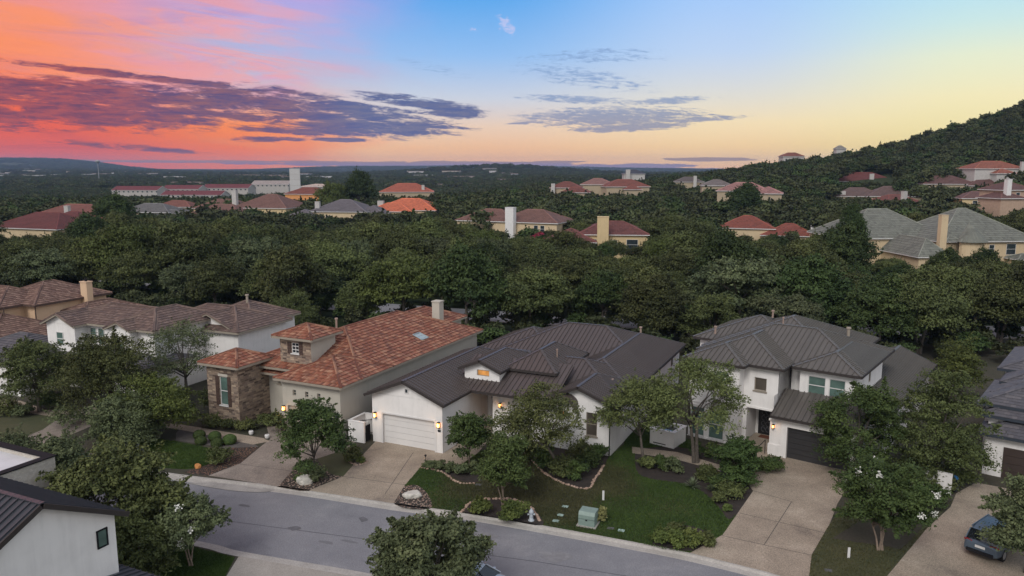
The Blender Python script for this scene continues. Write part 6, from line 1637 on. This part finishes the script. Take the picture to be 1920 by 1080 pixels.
# fountain basin left of the two-storey house
o = empty('fountain_basin', (OC[0], OC[1], 0), -THC); tag(o, 'white stucco walled fountain basin by the tall windows', 'fountain')
x0, x1, y0, y1, zt = -9.7, -7.6, -3.4, -1.2, 1.25
mb = MB(); mb.box(x0, y0, -.3, x1, y0+.25, zt); mb.box(x0, y1-.25, -.3, x1, y1, zt); mb.box(x0, y0+.25, -.3, x0+.25, y1-.25, zt); mb.box(x1-.25, y0+.25, -.3, x1, y1-.25, zt); mb.box(x0+.25, y0+.25, -.3, x1-.25, y1-.25, .9); mb.build('basin_wall', M_white, o)
mb = MB(); mb.box(x0-.06, y0-.06, zt, x1+.06, y0+.28, zt+.08); mb.box(x0-.06, y1-.28, zt, x1+.06, y1+.06, zt+.08); mb.box(x0-.06, y0+.28, zt, x0+.28, y1-.28, zt+.08); mb.box(x1-.28, y0+.28, zt, x1+.06, y1-.28, zt+.08); mb.build('coping', M_trimw, o)
mb = MB(); mb.poly([(x0+.26, y0+.26, 1.05), (x1-.26, y0+.26, 1.05), (x1-.26, y1-.26, 1.05), (x0+.26, y1-.26, 1.05)]); mb.build('water', glass_mat('dark_water', (.01, .02, .04), .05), o)
mb = MB(); mb.box(x0+.3, y0-.02, .15, x0+1.4, y0-.002, .22); mb.build('slot', M_black, o)
# low white wall by the blue bin
b = G(1755, 922); o = empty('garden_wall', b, -THE); tag(o, 'low white wall beside the blue-lidded bin', 'wall'); mb = MB(); mb.box(-.8, -.1, -.3, .9, .12, 1.5); mb.build('wall_panel', M_white, o)
def bin_(px, py, label, lid, rz):
    b = G(px, py); o = empty('wheelie_bin', b, rz); tag(o, label, 'bin'); M_b = plain('bin_body', (.02, .03, .045), .5)
    mb = MB(); c0 = [(-.24, -.26, .06), (.24, -.26, .06), (.24, .26, .06), (-.24, .26, .06)]; c1 = [(-.31, -.34, 1.0), (.31, -.34, 1.0), (.31, .34, 1.0), (-.31, .34, 1.0)]
    for i in range(4): j = (i+1) % 4; mb.poly([c0[i], c0[j], c1[j], c1[i]])
    mb.poly(c0[::-1]); mb.poly(c1); mb.build('body', M_b, o)
    mb = MB(); mb.lathe([(.0, 0)], 3) if False else None
    for k in range(5):
        a0, a1 = pi*k/5, pi*(k+1)/5; mb.poly([(-.34, -.37*cos(a0), 1.0+.13*sin(a0)), (-.34, -.37*cos(a1), 1.0+.13*sin(a1)), (.34, -.37*cos(a1), 1.0+.13*sin(a1)), (.34, -.37*cos(a0), 1.0+.13*sin(a0))])
    mb.poly([(-.34, -.37*cos(pi*k/5), 1.0+.13*sin(pi*k/5)) for k in range(6)]); mb.poly([(.34, -.37*cos(pi*k/5), 1.0+.13*sin(pi*k/5)) for k in range(6)][::-1]); mb.build('lid', lid, o)
    for x in (-.27, .27): m = MB(); m.tube([(x-.03, .26, .11), (x+.03, .26, .11)], [.11, .11], 12); m.build('wheel', M_black, o)
bin_(1787, 920, 'wheelie bin with bright blue lid beside the slate-roofed house', plain('bin_blue', (.03, .16, .42), .35), radians(-50))

# ---- cars
def car(loc, rz, label, paint, seed=0, suv=True, glass=None):
    """length along +y (front), origin on the ground in the middle"""
    root = empty('parked_car', loc, rz); tag(root, label, 'car')
    L_, W, H_ = (4.75, 1.88, 1.70) if suv else (4.6, 1.82, 1.45); gl = glass or glass_mat('car_glass', (.012, .015, .018), .05)
    # stations along y : (y, half width, z low, z belt, z top of shell at centre)
    st = [(-2.37, .78, .42, .86, .98), (-2.28, .90, .30, .95, 1.06), (-1.9, .94, .24, 1.02, 1.12), (-1.0, .94, .22, 1.02, 1.10), (.0, .94, .22, .99, 1.06), (.95, .94, .22, .97, 1.06), (1.5, .93, .24, .90, 1.02), (2.0, .90, .28, .80, .92), (2.28, .82, .34, .68, .76), (2.37, .70, .42, .58, .62)]
    k_ = L_/4.74; mb = MB(); rings = []
    for (y, w, zl, zb, zt) in st:
        w *= W/1.88
        rings.append([(-w*.86, y*k_, zl), (-w, y*k_, zl+.14), (-w, y*k_, (zl+zb)/2+.05), (-w*.965, y*k_, zb), (-w*.80, y*k_, zt), (0, y*k_, zt+.02), (w*.80, y*k_, zt), (w*.965, y*k_, zb), (w, y*k_, (zl+zb)/2+.05), (w, y*k_, zl+.14), (w*.86, y*k_, zl)])
    for a, b in zip(rings[:-1], rings[1:]):
        for i in range(10): mb.poly([a[i], a[i+1], b[i+1], b[i]])
        mb.poly([a[10], a[0], b[0], b[10]])
    mb.poly(rings[0]); mb.poly(rings[-1][::-1]); body = mb.build('body', paint, root, True)
    md = body.modifiers.new('b', 'SUBSURF'); md.levels = 1; md.render_levels = 2
    # cabin : glass box with painted roof and pillars
    c = [(-2.20 if suv else -1.75, .76, 1.04), (-1.95 if suv else -1.2, .68, H_-.10), (-1.2, .67, H_), (.1, .66, H_), (.55, .64, H_-.08), (1.35, .74, 1.00)]
    lo = [(y, .80, 1.0) for y, _, _ in c]; g_ = MB(); roof = MB()
    for i in range(len(c)-1):
        y0, w0, z0 = c[i]; y1, w1, z1 = c[i+1]
        for s in (-1, 1): g_.poly([(s*.84, y0*k_, 1.0), (s*.84, y1*k_, 1.0), (s*w1, y1*k_, z1), (s*w0, y0*k_, z0)])
        g_.poly([(-w0, y0*k_, z0), (w0, y0*k_, z0), (w1, y1*k_, z1), (-w1, y1*k_, z1)])
    g_.poly([(-.84, c[0][0]*k_, 1.0), (.84, c[0][0]*k_, 1.0), (c[0][1], c[0][0]*k_, c[0][2]), (-c[0][1], c[0][0]*k_, c[0][2])])
    g_.build('window_glass', gl, root)
    ya, yb = c[1][0]*k_+.0, c[4][0]*k_
    roof.poly([(-.69, ya, H_-.085), (.69, ya, H_-.085), (.69, c[2][0]*k_, H_+.02), (-.69, c[2][0]*k_, H_+.02)]); roof.poly([(-.69, c[2][0]*k_, H_+.02), (.69, c[2][0]*k_, H_+.02), (.68, .1*k_, H_+.02), (-.68, .1*k_, H_+.02)]); roof.poly([(-.68, .1*k_, H_+.02), (.68, .1*k_, H_+.02), (.66, yb, H_-.065), (-.66, yb, H_-.065)])
    for s in (-1, 1):
        for yy0, yy1, zz0, zz1, wa, wb in ((-1.55, -1.5, 1.0, H_, .85, .68), (-.35, -.3, 1.0, H_, .85, .675), (1.35, .55, 1.0, H_-.08, .80, .66), (-2.2 if suv else -1.75, -1.95 if suv else -1.2, 1.0, H_-.1, .82, .69)):
            roof.bar((s*wa, yy0*k_, zz0), (s*wb, yy1*k_, zz1), .09, .05, (s, 0, .2))
        roof.bar((s*.68, -1.9*k_, H_+.0), (s*.67, .4*k_, H_+.0), .05, .05)
    roof.build('roof', paint, root)
    M_tl_ = plain('tail_lamp', (.25, .01, .01), .3); M_hl = plain('head_lamp', (.55, .55, .55), .2)
    for s in (-1, 1):
        m = MB(); m.bar((s*.45, -2.30*k_, .90), (s*.90, -2.17*k_, .92), .08, .13); m.build('tail_light', M_tl_, root)
        m = MB(); m.bar((s*.55, 2.24*k_, .66), (s*.84, 2.08*k_, .70), .10, .12); m.build('headlight', M_hl, root)
        m = MB(); m.box(s*.98-.09, .85*k_, .98, s*.98+.09, .98*k_, 1.12); m.build('mirror', paint, root)
        for y in (-1.42, 1.42):
            wv = MB(); wv.tube([(s*.70, y*k_, .35), (s*.945, y*k_, .35)], [.35, .35], 20); wo = wv.build('wheel', M_black, root)
            rm = MB(); rm.tube([(s*.94, y*k_, .35), (s*.96, y*k_, .35)], [.22, .20], 12); rm.build('rim', plain('rim_alloy', (.35, .35, .36), .35, .5), wo)
    m = MB(); m.box(-.26, -2.40*k_, .74, .26, -2.375*k_, .88); m.build('number_plate', M_trimw, root)
    m = MB(); m.bar((-.70, -2.39*k_, .40), (.70, -2.39*k_, .40), .06, .18); m.build('bumper', M_black, root)
    return root
M_cgrey = plain('blue_grey_paint', (.10, .135, .18), .3, .3, vary=.04); M_cdark = plain('dark_car_paint', (.03, .035, .04), .25, .3, vary=.04); M_cpale = plain('pale_car_paint', (.50, .55, .60), .25, .2, vary=.04)
b = G(1858, 1035); car((b[0]+.55, b[1]+.45, .02), radians(-52), 'blue-grey SUV parked at the right edge under an oak', M_cgrey)
b = G(222, 868); car((b[0], b[1], -.1), radians(70), 'dark car half hidden by the big oak at left', M_cdark, suv=False)
b = G(884, 1108); car((b[0], b[1], -.11), radians(-112), 'pale silver car mostly hidden under the oak at the bottom edge', M_cpale, suv=False)
# ---- haze : one closed box of thin air round everything
hz = MB(); hz.box(-6500, -260, -60, 6500, 7200, 125); ho = hz.build('haze', bpy.data.materials.new('haze_air')); tag(ho, kind='stuff'); ho['label'] = 'thin dusk haze over the far country'
hm = ho.data.materials[0]; hm.use_nodes = True; hm.node_tree.nodes.remove(hm.node_tree.nodes['Principled BSDF']); pv = hm.node_tree.nodes.new('ShaderNodeVolumePrincipled')
pv.inputs['Color'].default_value = (.42, .60, .95, 1); pv.inputs['Density'].default_value = 8e-5; pv.inputs['Anisotropy'].default_value = 0.0
hm.node_tree.links.new(pv.outputs[0], hm.node_tree.nodes['Material Output'].inputs['Volume'])
